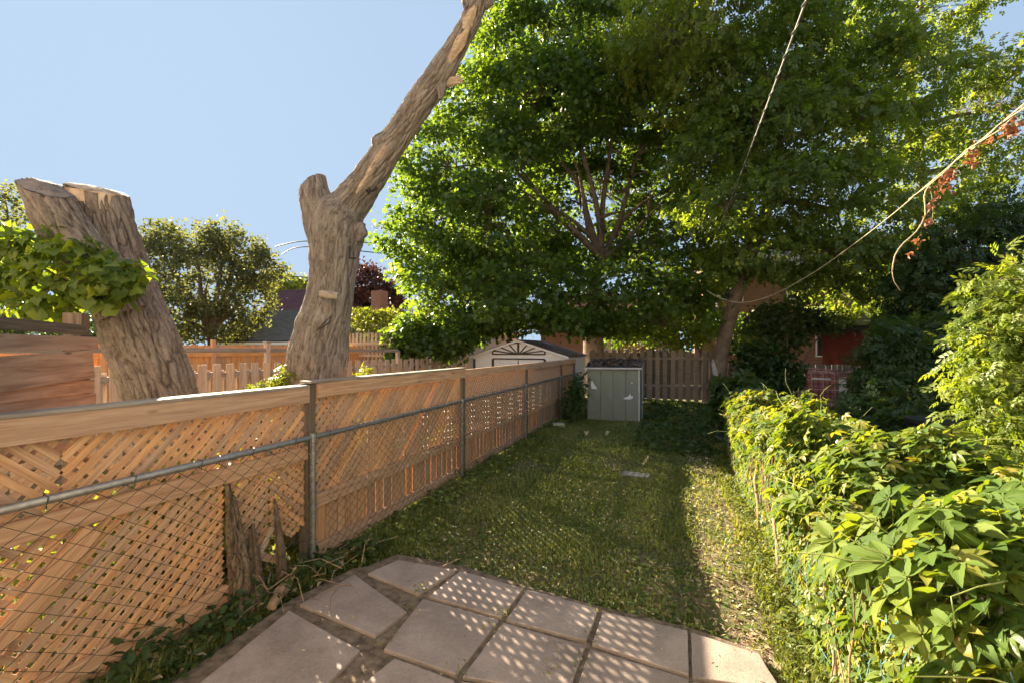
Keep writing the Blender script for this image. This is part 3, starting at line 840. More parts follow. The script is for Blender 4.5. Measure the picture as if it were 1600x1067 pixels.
# ------------------------------------------------------------------ green metal locker at the end of the lawn
gp = NT('faded_grey_green_metal')
tc = gp.n('TexCoord'); P = tc.outputs['Object']
n1 = gp.noise(P, 3, 5); n2 = gp.noise(gp.mapping(P, (8, 8, 1)), 3, 5)
c = gp.mix(gp.ramp(n1, [(.3, (0, 0, 0)), (.7, (1, 1, 1))]), rgb(.145, .165, .135), rgb(.19, .205, .175))
c = gp.mix(gp.math('MULTIPLY', gp.ramp(n2, [(.55, (0, 0, 0)), (.8, (1, 1, 1))]), .4), c, rgb(.13, .13, .11))
MAT['locker'] = gp.done(gp.bsdf(c, .55, None, .1, .35))
MAT['trimgrey'] = m_plain('chalky_grey_trim', (.42, .42, .42), .6)
LX0, LX1, LY0, LY1 = -2.38, -.95, 12.5, 13.3
LK = thing('storage_locker', 'faded grey green metal storage locker with bare white paint patches at end of lawn', 'locker', ((LX0 + LX1) / 2, LY0, 0))
mb = MB(); mb.prism([(LX0, LY0, 0), (LX0, LY1, 0), (LX0, LY1, 1.55), (LX0, LY0, 1.43)], (LX1 - LX0, 0, 0)); mb.build('body', MAT['locker'], LK)
wd = (LX1 - LX0 - .05) / 4
for i in range(4):
    x = LX0 + .025 + wd * (i + .5)
    bar('door_panel', (x, LY0 - .012, .04), (x, LY0 - .012, 1.40), wd - .012, .022, (0, -1, 0), MAT['locker'], LK, .004)
for x in (LX0 + .02, LX1 - .02):
    bar('corner_trim', (x, LY0 - .02, .01), (x, LY0 - .02, 1.43), .04, .04, (0, -1, 0), MAT['trimgrey'] if x > -1.5 else MAT['locker'], LK, .004)
bar('corner_trim', (LX1 + .004, LY1 - .03, .01), (LX1 + .004, LY1 - .03, 1.52), .05, .02, (1, 0, 0), MAT['trimgrey'], LK)
bar('roof_edge', (LX0 - .07, LY0 - .06, 1.455), (LX1 + .05, LY0 - .06, 1.47), .045, .05, (0, -1, 0), MAT['trimgrey'], LK, .004)
mb = MB(); mb.prism([(LX0 - .06, LY0 - .08, 1.455), (LX0 - .06, LY1 + .05, 1.66), (LX0 - .06, LY1 + .05, 1.69), (LX0 - .06, LY0 - .08, 1.485)], (LX1 - LX0 + .1, 0, 0))
mb.build('roof', roofm, LK)
mb = MB(); mb.tube([((LX0 + LX1) / 2 - .05, LY0 - .03, .72), ((LX0 + LX1) / 2 - .05, LY0 - .055, .72)], .018, 8); mb.build('handle', MAT['rail'], LK)
wp = m_plain('bare_white_paint', (.60, .62, .66), .7, var=.1)
for (bx, bz, pts) in ((LX0 + .17, .97, [(-.06, .12), (-.03, .13), (.0, .06), (.05, .0), (.11, -.10), (.04, -.09), (-.05, -.09), (-.07, .0)]),
                     (LX0 + 1.12, .70, [(-.13, -.05), (-.02, -.01), (.02, .02), (.05, .10), (.07, .02), (.13, .01), (.12, -.05), (.03, -.08), (-.08, -.08)]),
                     (LX0 + 1.22, 1.08, [(-.025, 0), (0, .02), (.025, 0), (0, -.025)])):
    mb = MB(); mb.prism([(bx + a, LY0 - .0245, bz + b) for a, b in pts], (0, -.0015, 0)); mb.build('paint_patch', wp, LK)

# ------------------------------------------------------------------ fences at the back
BS = 18.5
bf = thing('back_picket_fence', 'dark weathered picket fence at back of lawn right of the green locker', 'fence', (-.5, BS, 0))
x = -3.3; i = 0
while x < 1.15:
    w_ = .165; zt = 1.95 + random.choice((-.05, 0, .02, .04)); z0 = -.07 + random.uniform(-.02, .03)
    pts = [(-w_/2, z0), (w_/2, z0), (w_/2, zt - .05), (w_/2 - .04, zt), (-w_/2 + .04, zt), (-w_/2, zt - .05)]
    tl = random.uniform(-.012, .012)
    poly_board('picket', pts, (x, BS - .02, 0), (1, 0, tl), (-tl, 0, 1), .02, MAT['darkpicket'], bf); x += .285
x = -3.1
while x < 1.2:
    bar('back_picket', (x - .05, BS + .09, .03), (x - .05, BS + .09, 1.85), .15, .02, (0, -1, 0), MAT['post'], bf); x += .285
for z in (.55, 1.62): bar('rail', (-3.4, BS + .035, z), (1.2, BS + .035, z), .09, .06, (0, -1, 0), MAT['darkpicket'], bf)
for x in (-3.4, -1.1, 1.2): bar('post', (x, BS + .05, 0), (x, BS + .05, 1.92), .1, .1, (0, -1, 0), MAT['darkpicket'], bf)
b2 = thing('rear_board_fence', 'low dark board fence in deep shade behind the leaning tree and plaid armchair', 'fence', (3.5, 18.6, 0))
x = 1.4
while x < 8.2:
    bar('board', (x, 18.6, .05), (x + random.uniform(-.01, .01), 18.6, round(1.45 + random.uniform(-.03, .03), 2)), .15, .02, (0, -1, 0), MAT['darkpicket'], b2); x += .165
for z in (.4, 1.25): bar('rail', (1.35, 18.65, z), (8.3, 18.65, z), .09, .05, (0, -1, 0), MAT['darkpicket'], b2)

# ------------------------------------------------------------------ buildings
glass = m_plain('dark_window_glass', (.03, .035, .04), .08, var=.3, scale=1, spec=.6)
def gable_house(name, label, cat, p0, p1, depth, eave, rise, wallm, roofm, over=.35, windows=(), chimney=None, hip=False, trimm=None):
    """front edge p0 -> p1 on the ground, going back `depth`; ridge parallel to the front edge"""
    p0 = Vector(p0); p1 = Vector(p1); p0.z = p1.z = 0
    ux = (p1 - p0).normalized(); uy = Vector((-ux.y, ux.x, 0)); L = (p1 - p0).length
    if uy.dot(p0) < 0: uy = -uy
    M = Matrix((ux, uy, Vector((0, 0, 1)))).transposed().to_4x4(); M.translation = p0
    def W(x, y, z): return M @ Vector((x, y, z))
    t = thing(name, label, cat, p0)
    mb = MB()
    if hip: mb.prism([W(0, 0, 0), W(L, 0, 0), W(L, depth, 0), W(0, depth, 0)], (0, 0, eave))
    else: mb.prism([W(0, 0, 0), W(0, depth, 0), W(0, depth, eave), W(0, depth / 2, eave + rise), W(0, 0, eave)], ux * L)
    mb.build('wall', wallm, t, M=M)
    tr = trimm or MAT['white']
    o_ = over
    k = rise / (depth / 2)
    hx = depth / 2 if hip else -o_
    r0, r1 = W(hx, depth / 2, eave + rise + .06), W(L - hx, depth / 2, eave + rise + .06)
    e = [W(-o_, -o_, eave - o_ * k + .06), W(L + o_, -o_, eave - o_ * k + .06), W(L + o_, depth + o_, eave - o_ * k + .06), W(-o_, depth + o_, eave - o_ * k + .06)]
    rf = None
    mb = MB()
    mb.prism([e[0], e[1], r1, r0], (0, 0, .12)); mb.prism([r0, r1, e[2], e[3]], (0, 0, .12))
    if hip:
        mb.prism([e[1], e[2], r1], (0, 0, .12)); mb.prism([e[3], e[0], r0], (0, 0, .12))
    rf = mb.build('roof', roofm, t, M=M)
    mb = MB(); zz = eave - o_ * k + .02
    mb.box(M @ Matrix.Translation((L / 2, -o_ - .04, zz)), L + 2 * o_, .10, .14); mb.build('gutter', tr, t)
    for (x, z, w, h) in windows:
        fr = MB()
        for dx, dz, ww, hh in ((0, h/2, w + .12, .07), (0, -h/2, w + .12, .07), (-w/2, 0, .07, h), (w/2, 0, .07, h), (0, 0, .05, h)):
            fr.box(M @ Matrix.Translation((x + dx, -.03, z + dz)), ww, .08, hh)
        f_ = fr.build('window', tr, t)
        g_ = MB(); g_.box(M @ Matrix.Translation((x, -.012, z)), w - .03, .02, h - .03); g_.build('pane', glass, f_)
    if chimney:
        x, y, z0, z1, w = chimney
        c_ = MB(); c_.box(M @ Matrix.Translation((x, y, (z0 + z1) / 2)), w, w, z1 - z0); ch = c_.build('chimney', MAT['brick2'], rf, M=M @ Matrix.Translation((x, y, 0)))
    return t, W
MAT['brick'] = m_brick('red_brown_brick', (.24, .10, .068), (.31, .14, .092), (.30, .26, .22))
MAT['brick2'] = m_brick('orange_red_brick', (.36, .13, .075), (.42, .17, .10), (.36, .30, .26))
MAT['purple'] = m_shingle('purple_brown_shingle', (.15, .07, .075), (.19, .095, .095))
MAT['greyshingle'] = m_shingle('blue_grey_shingle', (.065, .07, .08), (.09, .095, .105))
MAT['tanshingle'] = m_shingle('tan_shingle', (.33, .25, .20), (.42, .33, .27))
MAT['stucco'] = m_plain('pale_stucco', (.45, .42, .39), .9, var=.1, bump=.3)
MAT['redwall'] = m_plain('dark_red_board_wall', (.15, .032, .024), .8, var=.3, scale=3)
# left: purple roofed house, grey garage roof in front of it, tan roofed house with a brick chimney
gable_house('house', 'house with steep purple brown shingle roof seen between leafy tree and forked trunk', 'house', px(372, 560, 30), px(520, 560, 28), 8, 2.6, 3.7, MAT['stucco'], MAT['purple'], .3)
gable_house('garage', 'low garage with blue grey shingle roof below the purple roofed house', 'garage', px(345, 560, 23.5), px(456, 560, 22), 4.5, 2.45, 1.55, MAT['stucco'], MAT['greyshingle'], .3)
gable_house('house', 'house with tan shingle roof and brick chimney right of the forked trunk', 'house', px(552, 560, 27), px(720, 560, 24), 8, 3.0, 1.75, MAT['stucco'], MAT['tanshingle'], .35, hip=True, chimney=(1.0, 1.2, 2.6, 5.6, .72))
# unseen row of pale houses, added to bounce sunlight into the shade
MAT['siding'] = m_plain('white_house_siding', (.74, .70, .64), .7, var=.06, scale=2)
MAT['palebrick'] = m_brick('pale_buff_brick', (.60, .50, .40), (.68, .58, .47), (.62, .58, .52))
for x0, wm, lb in ((-3.9, 'siding', 'unseen added white sided two storey house overlooking the patio from behind'), (-12.4, 'palebrick', 'unseen added buff brick two storey house left of the white sided one'), (4.6, 'palebrick', 'unseen added buff brick two storey house right of the white sided one'),
                   (-20.9, 'siding', 'unseen added white sided two storey house at the left end of the row'), (13.1, 'siding', 'unseen added white sided two storey house at the right end of the row')):
    t_, W = gable_house('unseen_fill_house', lb, 'house', (x0, -1.4, 0), (x0 + 7.9, -1.4, 0), 8.5, 6.6, 2.2, MAT[wm], MAT['greyshingle'], .3,
                windows=((1.7, 4.7, 1.1, 1.3), (6.2, 4.7, 1.1, 1.3), (1.7, 1.7, 1.2, 1.2)))
    d_ = MB(); c_ = W(5.9, -.03, 1.05); d_.box(Matrix.Translation(c_), .92, .05, 2.1); dr = d_.build('door', MAT['brown'], t_)
    h_ = MB(); c_ = W(5.55, -.08, 1.0); h_.box(Matrix.Translation(c_), .03, .06, .12); h_.build('handle', MAT['rail'], dr)
# right: brick house behind the trees
gable_house('brick_house', 'two storey red brick house with pale eaves mostly hidden behind the big right hand tree', 'house', px(1098, 560, 26), px(1452, 560, 22.5), 9, 6.8, 2.0, MAT['brick'], MAT['greyshingle'], .45,
            windows=((1.6, 5.4, 1.0, 1.3), (5.0, 5.4, 1.4, 1.3), (8.2, 5.4, 1.2, 1.3), (1.6, 2.4, 1.0, 1.4), (6.5, 2.3, 1.6, 1.4), (11, 5.4, 1.2, 1.3)))
dp = thing('downspout', 'white downspout on the corner of the two storey brick house', 'pipe', px(1120, 560, 25.4).xy[:] + (0,))
mb = MB(); a = px(1120, 560, 25.4); mb.tube([(a.x, a.y, 0), (a.x, a.y, 6.4)], .07, 8); mb.build('pipe', MAT['white'], dp)
dp2 = thing('downspout', 'white downspout near the right end of the brick house behind hanging dead vine', 'pipe', px(1396, 560, 22.6).xy[:] + (0,))
mb = MB(); a = px(1396, 560, 22.6); mb.tube([(a.x, a.y, 0), (a.x, a.y, 6.3)], .09, 8); mb.build('pipe', MAT['white'], dp2)
gable_house('brick_bungalow', 'red brick bungalow with white porch rail behind the maple and back fence', 'house', px(845, 560, 30), px(1062, 560, 27), 8, 3.6, 2.2, MAT['brick2'], MAT['purple'], .4,
            windows=((4.6, 1.9, 1.0, 1.3), (7.6, 1.9, 1.2, 1.3)))
pr = thing('porch_rail', 'white slatted porch railing glimpsed over the green locker', 'railing', px(965, 560, 24).xy[:] + (0,))
a_, b_ = px(950, 560, 24.3), px(1000, 560, 23.6); a_.z = b_.z = 0
fd = (b_ - a_).normalized(); fn = Vector((fd.y, -fd.x, 0))
for z in (1.3, 2.35): bar('rail', a_ + Vector((0, 0, z)), b_ + Vector((0, 0, z)), .09, .06, fn, MAT['picket'], pr)
for i in range(13):
    p = a_.lerp(b_, i / 12); bar('baluster', p + Vector((0, 0, 1.3)), p + Vector((0, 0, 2.35)), .07, .03, fn, MAT['picket'], pr)
for t_ in (0, 1): p = a_.lerp(b_, t_); bar('post', p, p + Vector((0, 0, 2.5)), .1, .1, fn, MAT['picket'], pr)
wpn = thing('white_panel', 'small white panel on a post showing above the back picket fence', 'panel', px(1029, 560, 22).xy[:] + (0,))
a = px(1029, 540, 22); bar('post', (a.x, a.y, 0), (a.x, a.y, 2.2), .06, .06, (0, -1, 0), MAT['white'], wpn)
bar('panel', px(1023.5, 540, 21.9), px(1034.5, 540, 21.9), .48, .03, (0, -1, 0), MAT['white'], wpn)
bar('arm', px(1010, 534, 22.0), px(1024, 534, 22.0), .05, .04, (0, -1, 0), MAT['white'], wpn)
# red garage in the shade on the right
gt, W = gable_house('red_shed', 'dark red shed with black sloping roof in deep shade behind the plaid armchair', 'shed', px(1285, 560, 17.3), px(1405, 560, 15.8), 4, 2.75, .5, MAT['redwall'], MAT['black'], .25, trimm=MAT['black'])

# ------------------------------------------------------------------ right hand chain link fence with torn netting
RT = .94
rc = thing('netted_chain_link_fence', 'low teal chain link fence on the right overgrown by creeper', 'fence', (RT, 4, 0))
mb = MB(); mb.tube([(RT, .3, 1.0), (RT, 6, 1.03), (RT, 12, 1.10)], .022, 10); mb.build('top_pipe', MAT['rail'], rc, smooth=True)
for s in (3.05, 6.05, 9.05):
    mb = MB(); mb.tube([(RT, s, -.05), (RT, s, 1.06)], .028, 10); mb.build('post', MAT['rail'], rc, smooth=True)
mb = MB(); chain_link(mb, RT - .02, .5, 12, .02, 1.02, .055, .055, .0021, .05); mb.build('wire_mesh', MAT['teal'], rc, kind='stuff')
mb = MB()                                              # loose threads of torn netting
for i in range(500):
    y = .8 + 8.2 * random.random() ** 1.2; z = random.uniform(.03, 1.15)
    p = Vector((RT - .05 - random.random() * .05, y, z)); pts = [p]
    for j in range(4):
        p = p + Vector((random.uniform(-.03, .02), random.uniform(-.06, .06), random.uniform(-.10, .05))); p.x = min(p.x, RT - .03); p.z = max(p.z, .02); pts.append(p)
    mb.tube(pts, .0022, 3, cap=False)
mb.build('torn_netting', m_plain('frayed_grey_teal_thread', (.07, .16, .165), .7, var=.5, scale=6), rc, kind='stuff')
mb = MB()                                              # screen cloth at the far end
ys = np.linspace(8.6, 11.95, 30); zs = np.linspace(.02, 1.2, 12)
def wav(y, z): return RT - .035 + .03 * math.sin(y * 6 + z * 2) + .02 * noise.noise((y * 2, z * 3, 1))
for i in range(len(ys) - 1):
    for j in range(len(zs) - 1):
        mb.poly([(wav(ys[a], zs[b]), ys[a], zs[b]) for a, b in ((i, j), (i + 1, j), (i + 1, j + 1), (i, j + 1))])
mb.build('screen_cloth', MAT['net'], rc, smooth=True)
stk = thing('splintered_post', 'pale weathered wooden post with splintered leaning top at far end of right fence', 'post', (.90, 12.0, 0))
stm = m_wood('silvered_split_wood', (.20, .18, .165), (.31, .29, .275), (.42, .40, .385), var=.1, knots=False)
mb = MB(); mb.tube([(.98, 12.0, -.05), (.96, 11.98, .7), (.93, 11.95, 1.3)], [.05, .05, .045], 7); mb.build('post', MAT['twig'], stk)
mb = MB()
for i in range(7):
    o_ = Vector((random.uniform(-.05, .05), random.uniform(-.04, .04), random.uniform(-.02, .02))) * .8
    mb.tube([Vector((.93, 11.95, 1.2)) + o_, Vector((.88, 11.9, 1.45)) + o_ * 1.3, Vector((.82 + o_.x, 11.88, 1.62 + random.random() * .22))], [.022, .026, .004], 5)
mb.build('splintered_top', stm, stk)
# ------------------------------------------------------------------ armchair, tub, path in the right-hand yard
pl = NT('red_plaid_fabric'); tc = pl.n('TexCoord'); s_ = pl.n('SeparateXYZ'); pl.set(s_, Vector=tc.outputs['Object'])
def stripes(o, f, w):
    return pl.math('LESS_THAN', pl.math('FRACT', pl.math('MULTIPLY', o, f)), w)
hx = pl.math('ADD', s_.outputs[0], s_.outputs[1])
c = pl.mix(pl.math('MULTIPLY', stripes(hx, 8.0, .45), .55), rgb(.27, .11, .085), rgb(.075, .03, .04))
c = pl.mix(pl.math('MULTIPLY', stripes(s_.outputs[2], 8.0, .45), .5), c, rgb(.09, .035, .045))
c = pl.mix(pl.math('MULTIPLY', stripes(hx, 4.0, .08), .6), c, rgb(.42, .32, .25))
c = pl.mix(pl.math('MULTIPLY', stripes(s_.outputs[2], 4.0, .08), .6), c, rgb(.42, .32, .25))
MAT['plaid'] = pl.done(pl.bsdf(c, .95, spec=.1))
ac_loc = px(1294, 560, 11.2); ac_loc.z = 0
AC = thing('plaid_armchair', 'torn red plaid armchair dumped beside the shady bush beyond the creeper', 'armchair', ac_loc)
def acb(name, x, y, z, sx, sy, sz, mat=MAT['plaid'], rot=None, bev=.05):
    me = bpy.data.meshes.new(name); mb = MB(); mb.box(Matrix.Identity(4), sx, sy, sz); me.from_pydata(mb.v, [], mb.f); me.update()
    R = Matrix.Rotation(math.radians(-24), 4, 'Z')
    M = Matrix.Translation(ac_loc) @ R @ Matrix.Translation((x, y, z)) @ (rot or Matrix.Identity(4))
    o = link(name, me, mat, AC, M, smooth=False); m = o.modifiers.new('bevel', 'BEVEL'); m.width = bev; m.segments = 3; return o
bt = Matrix.Rotation(math.radians(9), 4, 'X')
acb('base', 0, .1, .35, 1.1, .85, .45)
acb('seat_cushion', 0, -.02, .64, .78, .75, .16)
acb('backrest', -.02, .47, .95, 1.05, .2, .9, rot=bt)
for sx in (-.5, .5): acb('armrest', sx, .05, .72, .2, .85, .40)
acb('head_roll', -.22, .50, 1.40, .62, .24, .17, rot=Matrix.Rotation(math.radians(3), 4, 'Y'), bev=.08)
acb('head_roll', .31, .50, 1.36, .48, .22, .14, rot=Matrix.Rotation(math.radians(-3), 4, 'Y'), bev=.07)
acb('torn_lining', .25, .345, 1.08, .16, .03, .42, MAT['stucco'], bt, .01)
acb('torn_lining', -.2, .335, 1.22, .42, .03, .05, MAT['stucco'], bt, .01)
for sx in (-.45, .45):
    for sy in (-.25, .45): acb('leg', sx, sy, .07, .07, .07, .14, MAT['brown'], None, .01)
tb_loc = px(1462, 560, 6.1); tb_loc.z = 0
TB = thing('plastic_tub', 'black plastic tub half hidden behind creeper at right', 'tub', tb_loc)
mb = MB(); mb.tube([tb_loc + Vector((0, 0, z)) for z in (0, .5, .98)], [.22, .26, .30], 24); mb.build('body', MAT['black'], TB)
mb = MB(); mb.tube([tb_loc + Vector((0, 0, z)) for z in (.98, 1.03)], [.33, .33], 24); mb.build('rim', MAT['black'], TB)
MAT['concrete'] = m_plain('pale_concrete', (.38, .33, .28), .9, var=.2, scale=5, bump=.3)
a = onz(1590, 755, .02)
mb = MB(); mb.box(Matrix.Translation((a.x + 3.0, a.y, .0)), 6.2, 1.5, .05); mb.build('path', MAT['concrete'], kind='structure')

# ------------------------------------------------------------------ cables overhead
def sag(p, q, s, n=24):
    return [p.lerp(q, i / n) - Vector((0, 0, s * 4 * (i / n) * (1 - i / n))) for i in range(n + 1)]
def cable(name, label, cat, pts, r, mat, group=None):
    mb = MB(); o3 = pts[0]; mb.tube(pts, r, 6)
    return tag(mb.build(name, mat, None, smooth=True, M=Matrix.Translation(o3)), label, cat, group)
pa, pb = px(1104, 402, 17.0), px(1245, 0, 5.0)
pz_ = pb + (pb - pa).normalized() * 9
L = (pz_ - pa).length
drop = sag(pa, pz_, .30, 60)
cable('service_cable', 'twisted pale grey service cable slanting down from top edge across the trees', 'cable', drop, .009, MAT['cable'])
hel = []
for i in range(601):
    f_ = i / 600 * 60; j = min(59, int(f_)); q = drop[j].lerp(drop[j + 1], f_ - j)
    a = i * .55; hel.append(q + Vector((math.cos(a) * .018, 0, math.sin(a) * .018)))
cable('wrap_cable', 'thin dark cable wound round the slanting service cable', 'cable', hel, .006, MAT['utility'])
def spl(pixels, n=10):
    pts = [px(a, b, Y) for a, b, Y in pixels]; o_, _ = catmull(pts, [1] * len(pts), .12); return o_
line = spl([(1640, 132, 3.3), (1600, 163, 3.5), (1530, 222, 3.9), (1460, 280, 4.5), (1395, 335, 5.2), (1330, 385, 6.1), (1265, 430, 7.2), (1205, 462, 8.6), (1160, 473, 9.6), (1125, 466, 10.4), (1104, 454, 11.0)])
cable('clothesline', 'sagging tan clothesline curving from right edge to the leaning trunk', 'rope', line, .0065, MAT['rope'])
vp = spl([(1640, 136, 3.3), (1600, 170, 3.5), (1560, 196, 3.7), (1528, 228, 3.9), (1498, 246, 4.2), (1478, 268, 4.35), (1452, 290, 4.5), (1444, 308, 4.5), (1446, 335, 4.5), (1432, 362, 4.5), (1412, 380, 4.5), (1398, 400, 4.5), (1394, 425, 4.5)])
VN = thing('dead_vine', 'dry brown vine with shrivelled orange leaves hanging from the clothesline', 'vine', px(1600, 170, 3.5))
mb = MB(); mb.tube(vp, .006, 6)
mb.tube(spl([(1605, 160, 3.5), (1560, 205, 3.7), (1510, 235, 4.0), (1470, 275, 4.4), (1420, 312, 4.9)]), .005, 5)
mb.tube(spl([(1394, 425, 4.5), (1397, 440, 4.5), (1407, 455, 4.5)]), .004, 4)
mb.tube(spl([(1452, 290, 4.5), (1458, 320, 4.5), (1456, 348, 4.5)]), .003, 4)
mb.build('stem', MAT['rope'], VN, smooth=True)
DV = []
for (a, b, Y, n, sp) in ((1575, 198, 3.65, 60, .055), (1550, 212, 3.75, 14, .03), (1518, 245, 4.0, 30, .04), (1520, 230, 4.0, 12, .03), (1484, 268, 4.3, 45, .05), (1478, 285, 4.35, 35, .05), (1464, 297, 4.45, 18, .035), (1455, 318, 4.5, 9, .025), (1450, 343, 4.5, 12, .03), (1433, 375, 4.5, 9, .03), (1424, 397, 4.5, 9, .025)):
    c0 = px(a, b, Y)
    for i in range(int(n * .6) + 2): DV.append(c0 + Vector((random.gauss(0, sp * .5), random.gauss(0, sp * .5), random.gauss(-sp * .3, sp * .9))))
cables = [((430, 386, 24), (480, 377, 23), (600, 381, 22), (760, 392, 22)), ((440, 398, 25), (482, 386, 24), (640, 401, 23)), ((225, 437, 26), (340, 432, 26), (440, 405, 26)), ((225, 464, 27), (330, 461, 27), (400, 448, 26)), ((400, 428, 26), (484, 434, 25), (560, 438, 25))]
names = ['black utility cable crossing behind the fork of the dead trunk', 'lower black utility cable left of forked trunk', 'thin cable rising across the leafy tree', 'lowest thin cable crossing the leafy tree', 'short cable beside trunk above purple roof']
for cb, nm in zip(cables, names):
    cable('utility_cable', nm, 'cable', spl(cb), .026 if 'thin' not in nm and 'lowest' not in nm else .016, MAT['utility'], 'utility cables in the distance')

# ------------------------------------------------------------------ leaves
def nrmz(a): return a / np.maximum(np.linalg.norm(a, axis=-1, keepdims=True), 1e-9)
def leaflet(L, w, nl, nw, droop=.15, fold=.12, base=(0, 0), ang=0.0, teeth=0.0, tilt=0.0, serr=0):
    """one pointed leaf blade -> verts (along, across, out), tris, uv"""
    V, T, UV = [], [], []
    for i in range(nl + 1):
        t = i / nl
        wt = w * (math.sin(math.pi * min(1, (t * .98 + .01)) ** .78) ** .9) * (1 - .12 * t)
        if i in (0, nl): wt = .012 * w * (i == 0)
        if teeth and 0 < i < nl: wt *= 1 + teeth * (1 if i % 2 else -1)
        for j in range(nw + 1):
            s = (j / nw * 2 - 1)
            a = t * L; b = s * wt; c = fold * abs(b) - droop * L * t * t + tilt * t * L
            a2 = a * math.cos(ang) - b * math.sin(ang) + base[0]; b2 = a * math.sin(ang) + b * math.cos(ang) + base[1]
            V.append((a2, b2, c)); UV.append((s * .5 + .5, t))
    m = nw + 1
    for i in range(nl):
        for j in range(nw):
            q = i * m + j; T += [(q, q + m, q + m + 1), (q, q + m + 1, q + 1)]
    return V, T, UV
def join(parts):
    V, T, UV = [], [], []
    for v, t, u in parts:
        b = len(V); V += v; UV += u; T += [tuple(x + b for x in q) for q in t]
    return np.array(V, np.float32), np.array(T, np.int32), np.array(UV, np.float32)
def palmate(nl, nw, r, teeth=.06):
    ps = []
    for k, (a, s) in enumerate(((0, 1.0), (.78, .88), (-.78, .88), (1.6, .62), (-1.6, .62))):
        ps.append(leaflet(s * (.9 + .2 * r.random()), .23 * s * (.9 + .25 * r.random()), nl, nw, .12 + .28 * r.random(), .15 + .35 * r.random(), (.06 * math.cos(a), .06 * math.sin(a)), a + r.uniform(-.14, .14), teeth, r.uniform(-.25, .15)))
    return join(ps)
def pinnate(pairs, w, r):
    ps = [leaflet(.34, w, 2, 2, .2, .2, (.66, 0), r.uniform(-.1, .1))]
    for i in range(pairs):
        a0 = .18 + .5 * i / max(1, pairs)
        for sg in (1, -1): ps.append(leaflet(.36, w, 2, 2, .25, .2, (a0, 0), sg * r.uniform(.8, 1.1)))
    V, T, UV = join(ps)
    V[:, 2] -= .25 * V[:, 0] ** 2
    return V, T, UV
def simple(w, droop=.15, fold=.25, nl=3, nw=2): return join([leaflet(1, w, nl, nw, droop, fold)])
KITE = (np.array([(0, 0, 0), (.42, .36, .08), (1, 0, -.08), (.42, -.36, .08)], np.float32), np.array([(0, 2, 1), (0, 3, 2)], np.int32), np.array([(.5, 0), (1, .4), (.5, 1), (0, .4)], np.float32))
NARROW = (np.array([(0, 0, 0), (.4, .17, .05), (1, 0, -.12), (.4, -.17, .05)], np.float32), KITE[1], KITE[2])
MAPLE = (np.array([(0, 0, 0), (.12, .42, .02), (.34, .28, .05), (.62, .56, -.04), (.66, .2, .03), (1, 0, -.12), (.66, -.2, .03), (.62, -.56, -.04), (.34, -.28, .05), (.12, -.42, .02)], np.float32),
         np.array([(0, 2, 1), (0, 4, 2), (2, 4, 3), (0, 5, 4), (0, 6, 5), (0, 8, 6), (8, 7, 6), (0, 9, 8)], np.int32), np.tile(np.array([(.5, .5)], np.float32), (10, 1)))
def emit(name, mat, parent, pos, dirs, nrm, size, tmpl, rnd, kind='stuff', smooth=False, uv=False):
    tm = tmpl if isinstance(tmpl, list) else [tmpl]
    which = rng.integers(0, len(tm), len(pos))
    Vs, Ts, Rs, Us = [], [], [], []; b = 0
    d = nrmz(dirs); n = nrmz(nrm - d * (nrm * d).sum(1, keepdims=True)); s = np.cross(n, d)
    for k, (tv, tt, tu) in enumerate(tm):
        m = which == k; c = int(m.sum())
        if not c: continue
        A = pos[m][:, None] + size[m][:, None, None] * (tv[None, :, 0:1] * d[m][:, None] + tv[None, :, 1:2] * s[m][:, None] + tv[None, :, 2:3] * n[m][:, None])
        Vs.append(A.reshape(-1, 3)); Ts.append((tt[None] + (np.arange(c) * len(tv))[:, None, None] + b).reshape(-1, 3)); b += c * len(tv)
        Rs.append(np.repeat(rnd[m], len(tv))); Us.append(np.tile(tu, (c, 1)))
    o3 = np.array(WM[parent.name].translation) if parent is not None else np.zeros(3)
    me = tri_mesh(name, np.concatenate(Vs) - o3, np.concatenate(Ts), np.clip(np.concatenate(Rs), 0, 1), np.concatenate(Us) if uv else None)
    return link(name, me, mat, parent, Matrix.Translation(Vector(o3)), smooth, kind)
def rand_dirs(n): return nrmz(rng.normal(size=(n, 3)))
def crown_pts(blobs, n, shell=.55, keep=None):
    """points in the outer part of a union of ellipsoids, with the outward direction"""
    B = np.array([[*C(b[0], b[1], b[2]), b[3], b[4], b[5]] for b in blobs], float)
    w = (B[:, 3] * B[:, 4] * B[:, 5]) ** (2 / 3); w /= w.sum()
    P_, O_ = [], []
    tot = 0
    while tot < n:
        m = n * 2
        k = rng.choice(len(B), m, p=w); d = rand_dirs(m)
        r = shell + (1 - shell) * rng.random(m) ** .6
        r *= 1 + .13 * np.sin(d[:, 0] * 7 + k) * np.sin(d[:, 1] * 6 + 2 * k) + .10 * np.sin(d[:, 2] * 9 + k * 1.7)
        p = B[k, :3] + d * r[:, None] * B[k, 3:]
        q = (p[:, None] - B[None, :, :3]) / B[None, :, 3:]
        inside = ((q ** 2).sum(2) < .36)
        ok = ~inside.any(1)
        ok &= p[:, 2] > .25
        if keep is not None: ok &= keep(p)
        P_.append(p[ok]); O_.append(d[ok]); tot += int(ok.sum())
    return np.concatenate(P_)[:n], np.concatenate(O_)[:n]
